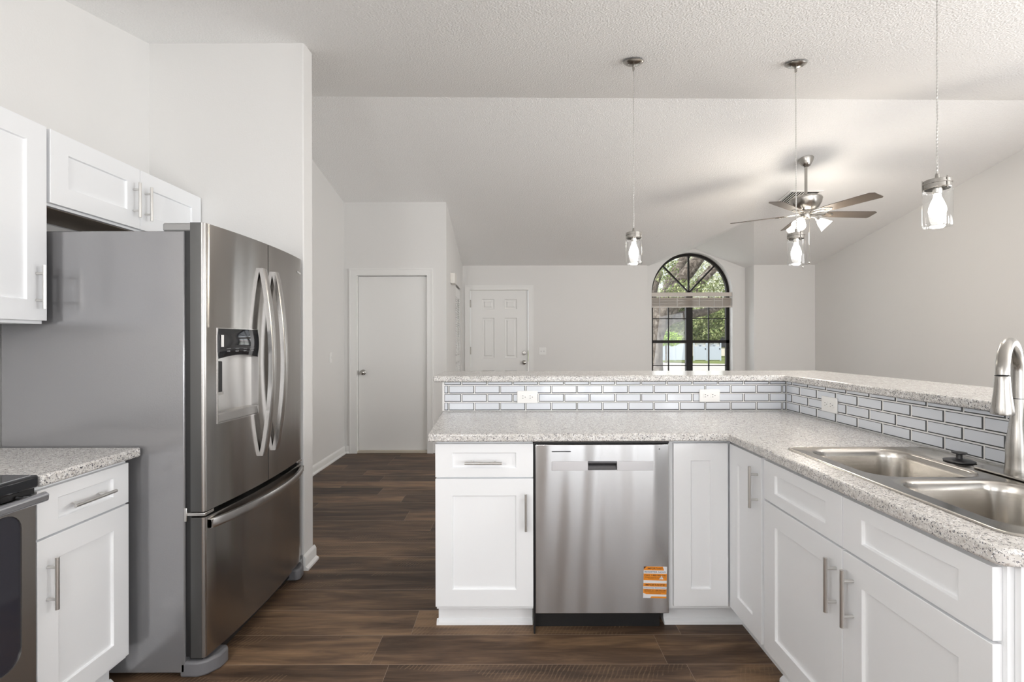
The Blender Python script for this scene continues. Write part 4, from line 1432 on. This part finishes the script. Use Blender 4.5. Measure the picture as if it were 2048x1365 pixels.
# ---------------------------------------------------------------- ceiling fan
FX, FYY = 2.945, 4.84
fan = empty('ceiling_fan', (FX, FYY, 0), 0, 'brushed nickel ceiling fan with five brown blades and lit glass shades', 'ceiling fan')
zcl = zl(FYY)
tl = Matrix.Rotation(-math.atan(SL), 3, 'X')
b = MB(); b.lathe([(0, 0), (.068, 0), (.070, -.006), (.062, -.03), (.045, -.06), (.034, -.078), (.020, -.085), (0, -.086)], 32, (0, 0, zcl + .003), tl); b.build('canopy', M_NICK, fan)
b = MB(); b.tube([(0, 0, zcl - .07), (0, 0, 2.76)], .0135, 16); b.build('downrod', M_NICK, fan)
b = MB(); b.lathe([(0, 2.785), (.03, 2.784), (.045, 2.772), (.115, 2.765), (.140, 2.752), (.146, 2.738), (.142, 2.725), (.138, 2.70), (.115, 2.655), (.085, 2.632), (.070, 2.622), (0, 2.62)], 40)
b.build('motor_housing', M_NICK, fan)
b = MB(); b.lathe([(.066, 2.622), (.068, 2.600), (.045, 2.596), (.045, 2.552), (.038, 2.542), (0, 2.540)], 32); b.build('switch_housing', M_NICK, fan)
for k in range(5):
    a = -1.2198 + k * 2 * PI / 5
    rot = Matrix.Rotation(a, 4, 'Z') @ Matrix.Translation((0, 0, 2.592)) @ Matrix.Rotation(math.radians(-11), 4, 'X')
    b = MB()
    b.prism([(.19, -.052), (.28, -.062), (.655, -.072), (.690, -.05), (.690, .06), (.675, .072), (.28, .062), (.19, .052)], -.003, .003, 'z')
    bmesh.ops.transform(b.bm, matrix=rot, verts=b.bm.verts)
    bl_ = b.build('blade', M_BLADE, fan)
    b = MB()
    for s in (-1, 1):
        b.tube([(.06, s * .008, .006), (.12, s * .03, .002), (.18, s * .042, -.006), (.24, s * .030, -.006), (.27, 0, -.006)], .006, 8, flat=.5)
    b.box(.05, .20, -.010, .010, -.008, -.002)
    bmesh.ops.transform(b.bm, matrix=rot, verts=b.bm.verts)
    b.build('blade_bracket', M_NICK, bl_)
ray = math.atan2(FYY, FX)
for k, dphi in enumerate((-10, 110, 230)):
    a = ray - PI / 2 + math.radians(-dphi)
    d = Vector((math.cos(a), math.sin(a), 0))
    b = MB(); b.tube([(d.x * .03, d.y * .03, 2.565), (d.x * .07, d.y * .07, 2.556), (d.x * .10, d.y * .10, 2.532)], .007, 10)
    b.tube([tuple(d * .092 + Vector((0, 0, 2.54))), tuple(d * .112 + Vector((0, 0, 2.519)))], [.018, .022], 16)
    arm = b.build('light_arm', M_NICK, fan)
    rm = (Vector((0, 0, -1)).rotation_difference((d * .72 + Vector((0, 0, -.70))).normalized())).to_matrix()
    b = MB(); b.lathe([(.022, 0), (.03, -.010), (.042, -.035), (.05, -.06), (.058, -.085), (.066, -.100), (.062, -.100), (.054, -.085), (.02, -.06), (0, -.05)], 24, tuple(d * .108 + Vector((0, 0, 2.523))), rm)
    b.build('glass_shade', M_FANB, fan)
b = MB()
b.tube([(.02, -.02, 2.545), (.02, -.02, 2.10)], .0016, 6); b.sphere((.02, -.02, 2.10), .009, 10, 8)
b.build('pull_chain', M_NICK, fan)
b = MB()
b.tube([(-.02, .02, 2.545), (-.02, .02, 2.065)], .0016, 6); b.sphere((-.02, .02, 2.062), .009, 10, 8)
b.build('pull_chain', M_NICK, fan)
light('fan_glow', 'POINT', (FX, FYY, 2.36), 34, color=(1.0, 0.91, 0.79), radius=.13)

# ceiling vent
vt = empty('ceiling_vent', (3.335, 5.64, zl(5.64)), 0, 'white slatted air vent in the ceiling behind the fan', 'vent')
vt.rotation_euler = (-math.atan(SL), 0, 0)
b = MB()
for q in ((-.19, .19, -.18, -.155), (-.19, .19, .155, .18), (-.19, -.165, -.155, .155), (.165, .19, -.155, .155)): b.box(q[0], q[1], q[2], q[3], -.010, -.001)
b.build('frame', M_WHITEP, vt, bevel=.002)
b = MB(); b.box(-.165, .165, -.155, .155, -.002, -.0008); b.build('duct_shade', M_DARK, vt)  # flat dark sheet painted in for the shade between the slats
for k in range(11):
    b = MB(); x = -.15 + k * .03
    s = -1 if k < 6 else 1
    b.prism([(x - .003, -.0025 if s < 0 else -.007), (x + .003, -.007 if s < 0 else -.0025), (x + .0045, -.0065 if s < 0 else -.002), (x - .0015, -.002 if s < 0 else -.0065)], -.155, .155, 'y')
    b.build('slat', M_WHITEP, vt)

# ---------------------------------------------------------------- outside
GZ = -.45
def W3(px, py, d): return Vector(((px - 1024) * d / F, d, H + (682.5 - py) * d / F))
b = MB(); b.box(-30, 80, 8.8, 90, GZ - .1, GZ)
struct(b.build('lawn', ground('grass_ground', (.10, .14, .035), (.22, .26, .07), 6.0)))
b = MB(); b.prism([(-20, 17), (60, 17), (60, 32.5), (22, 33.5), (14, 37.5), (9, 41.5), (-20, 42)], GZ, GZ + .02, 'z'); struct(b.build('driveway', ground('concrete', (.46, .44, .42), (.58, .56, .54), 2.0)))
b = MB(); b.box(-20, 60, 9.5, 13.2, GZ, GZ + .015); struct(b.build('walkway', ground('pale_concrete', (.6, .58, .55), (.75, .73, .7), 3.0)))

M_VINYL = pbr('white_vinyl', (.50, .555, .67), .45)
FD = 43.0
fz0, fz1 = GZ, 1.12
fn = empty('vinyl_fence', (12.0, FD, GZ), 0, 'white vinyl privacy fence seen through the left window panes', 'fence')
x = 0.0
for k in range(6):
    b = MB(); x0_ = -2 + k * 1.0
    b.box(x0_ - 0.47, x0_ + .47, -.03, .03, .05, 1.5); b.build('fence_panel', M_VINYL, fn)
    b = MB(); b.box(x0_ + .47, x0_ + .53, -.06, .06, 0, 1.6); b.build('post', M_VINYL, fn)
def gate(px0, px1, label):
    x0, x1 = (px0 - 1024) * FD / F, (px1 - 1024) * FD / F
    w = x1 - x0
    g = empty('vinyl_gate', ((x0 + x1) / 2, FD - .1, GZ), 0, label, 'gate', 'white gates across the street')
    b = MB(); b.box(-w / 2 + .03, w / 2 - .03, -.03, .03, .06, 1.28); b.build('gate_panel', M_VINYL, g)
    b = MB()
    for k in range(11):
        t = PI * (k + .5) / 11
        rod(b, (0, 1.29), (w * .46 * math.cos(t), 1.29 + .30 * math.sin(t) + .02), .03, -.02, .02)
    b.box(-w / 2 + .03, w / 2 - .03, -.03, .03, 1.58, 1.63)
    b.build('sunburst_top', M_VINYL, g)
    for s in (-1, 1):
        b = MB(); b.box(s * w / 2 - .05, s * w / 2 + .05, -.05, .05, 0, 1.66); b.build('gate_post', M_VINYL, g)
    b = MB(); b.box(w / 2 - .13, w / 2 - .05, -.07, -.03, 1.0, 1.1); b.build('latch', M_BLACK, g)
gate(1387, 1411.5, 'left white gate with sunburst top across the street')
gate(1413.5, 1440, 'right white gate with sunburst top and dark latch across the street')

# neighbour house
hs = empty('house', (0, 0, GZ), 0, 'pale house with brown tiled roof behind the gates', 'house')
b = MB(); b.box(16, 44, 56, 64, 0, 2.9); b.build('wall', pbr('stucco', (.80, .74, .68), .8), hs)
b = MB(); b.prism([(55, 2.8), (65, 2.8), (60, 4.6)], 15.4, 44.6, 'x'); b.build('roof', ground('roof_tile', (.42, .25, .19), (.60, .40, .32), 3.0), hs)
b = MB()
for x in (24, 28, 33): b.box(x, x + 1.4, 55.9, 56.02, 1.0, 2.2)
b.build('window', M_BLACKG, hs)

# oak tree
M_BARK = bark()
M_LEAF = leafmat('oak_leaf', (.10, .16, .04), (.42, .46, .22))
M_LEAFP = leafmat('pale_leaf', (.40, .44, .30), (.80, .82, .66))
M_LEAFG = leafmat('bright_leaf', (.22, .42, .04), (.50, .68, .08))
TD = 14.0
tr = empty('oak_tree', tuple(W3(1303, 0, TD).xy) + (GZ,), 0, 'big leaning oak tree with rough limbs in front of the arched window', 'tree')
tr.location = (0, 0, 0)
def limb(pts, name, par=None):
    b = MB()
    P = [W3(*p[:3]) for p in pts]; R = [p[3] for p in pts]
    Q, QR = [], []
    for i in range(len(P) - 1):
        p0 = P[max(i - 1, 0)]; p3 = P[min(i + 2, len(P) - 1)]
        for k in range(6):
            t = k / 6
            v = .5 * ((2 * P[i]) + (P[i + 1] - p0) * t + (2 * p0 - 5 * P[i] + 4 * P[i + 1] - p3) * t * t + (3 * P[i] - p0 - 3 * P[i + 1] + p3) * t ** 3)
            Q.append(v); QR.append((R[i] * (1 - t) + R[i + 1] * t))
    Q.append(P[-1]); QR.append(R[-1])
    b.tube(Q, QR, 18)
    return b.build(name, M_BARK, par or tr, sharp=80)
limb([(1298, 812, TD, .42), (1303, 760, TD, .34), (1306, 720, TD, .27), (1307, 680, TD, .27), (1316, 645, TD, .31), (1334, 605, TD, .28), (1354, 572, TD, .22), (1378, 543, TD, .19), (1400, 515, TD, .16), (1430, 470, TD, .13)], 'trunk')
limb([(1318, 645, TD, .2), (1345, 618, TD, .17), (1372, 592, 13.8, .15), (1400, 566, 13.6, .13), (1428, 535, 13.4, .11), (1460, 500, 13.4, .08)], 'limb')
limb([(1316, 655, TD, .2), (1345, 638, 14.3, .16), (1384, 630, 14.6, .13), (1420, 622, 14.8, .11), (1455, 608, 15, .09), (1500, 596, 15, .06)], 'limb')
limb([(1334, 600, TD, .2), (1340, 570, 14.4, .17), (1350, 545, 14.8, .15), (1368, 520, 15, .13), (1390, 490, 15, .1)], 'limb')
limb([(1350, 610, 13.2, .1), (1385, 580, 13.0, .12), (1415, 552, 12.8, .10), (1450, 520, 12.8, .08)], 'limb')
limb([(1302, 600, 15, .16), (1310, 570, 15, .12), (1322, 545, 15, .08)], 'limb')

def foliage(name, blobs, n, size, m, parent, seed, density_z=1.0):
    rnd = random.Random(seed)
    b = MB()
    for _ in range(n):
        c, r = rnd.choice(blobs)
        while True:
            v = Vector((rnd.uniform(-1, 1), rnd.uniform(-1, 1), rnd.uniform(-1, 1)))
            if v.length < 1: break
        p = c + Vector((v.x * r[0], v.y * r[1], v.z * r[2]))
        s = size * rnd.uniform(.6, 1.3)
        a = Vector((rnd.gauss(0, 1), rnd.gauss(0, 1), rnd.gauss(0, 1))).normalized()
        u = a.orthogonal().normalized() * s; w = a.cross(u).normalized() * s * .55
        b._f([b.bm.verts.new(p - u), b.bm.verts.new(p + w), b.bm.verts.new(p + u), b.bm.verts.new(p - w)])
    me = bpy.data.meshes.new(name); b.bm.to_mesh(me); b.bm.free(); me.materials.append(m)
    o = bpy.data.objects.new(name, me); COL.objects.link(o); o.parent = parent
    return o
bl1 = [(W3(1400, 640, 17), (1.0, .8, .55)), (W3(1430, 650, 17), (.8, .8, .55)), (W3(1395, 668, 16.5), (.45, .5, .28)), (W3(1418, 672, 16.5), (.4, .5, .25)), (W3(1355, 640, 16), (.4, .5, .45)), (W3(1440, 620, 17), (.8, .8, .5)), (W3(1362, 622, 15.5), (.4, .4, .3))]
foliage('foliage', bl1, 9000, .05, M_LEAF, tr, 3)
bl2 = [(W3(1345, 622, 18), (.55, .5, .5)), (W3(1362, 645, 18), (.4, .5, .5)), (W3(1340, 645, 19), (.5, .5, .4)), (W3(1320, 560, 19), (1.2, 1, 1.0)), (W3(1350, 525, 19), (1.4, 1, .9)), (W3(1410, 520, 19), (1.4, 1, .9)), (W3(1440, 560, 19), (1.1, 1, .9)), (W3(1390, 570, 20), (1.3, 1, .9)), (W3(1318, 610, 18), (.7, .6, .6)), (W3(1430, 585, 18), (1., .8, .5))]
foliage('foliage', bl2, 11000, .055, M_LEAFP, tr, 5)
bl3 = [(W3(1385, 575, 12.8), (.5, .3, .25)), (W3(1350, 590, 13.2), (.4, .3, .3)), (W3(1430, 570, 13.2), (.5, .3, .3)), (W3(1330, 540, 13.4), (.4, .3, .4))]
foliage('foliage', bl3, 1500, .04, M_LEAF, tr, 9)

tr2 = empty('shrub', (0, 0, 0), 0, 'bright green shrub against the fence beside the trunk', 'shrub')
foliage('leaves', [(W3(1332, 668, 38), (.9, .8, .9)), (W3(1325, 678, 38), (.9, .8, .6)), (W3(1345, 676, 38), (.7, .8, .7))], 5000, .09, M_LEAFG, tr2, 11)
b = MB(); b.tube([W3(1332, 727, 38), W3(1332, 665, 38)], .06, 8); b.build('stem', M_BARK, tr2)
tr3 = empty('background_tree', (0, 0, 0), 0, 'mid-green tree rising above the fence beyond the street', 'tree')
foliage('leaves', [(W3(1365, 655, 48), (1.6, 1, 1.5)), (W3(1352, 665, 48), (1.2, 1, 1.2)), (W3(1410, 640, 50), (2.2, 1, 1.6)), (W3(1440, 640, 50), (1.6, 1, 1.3))], 9000, .14, M_LEAF, tr3, 13)
b = MB(); b.tube([W3(1375, 721, 48), W3(1372, 650, 48)], .2, 8); b.tube([W3(1425, 719, 50), W3(1420, 640, 50)], .2, 8); b.build('trunk', M_BARK, tr3)
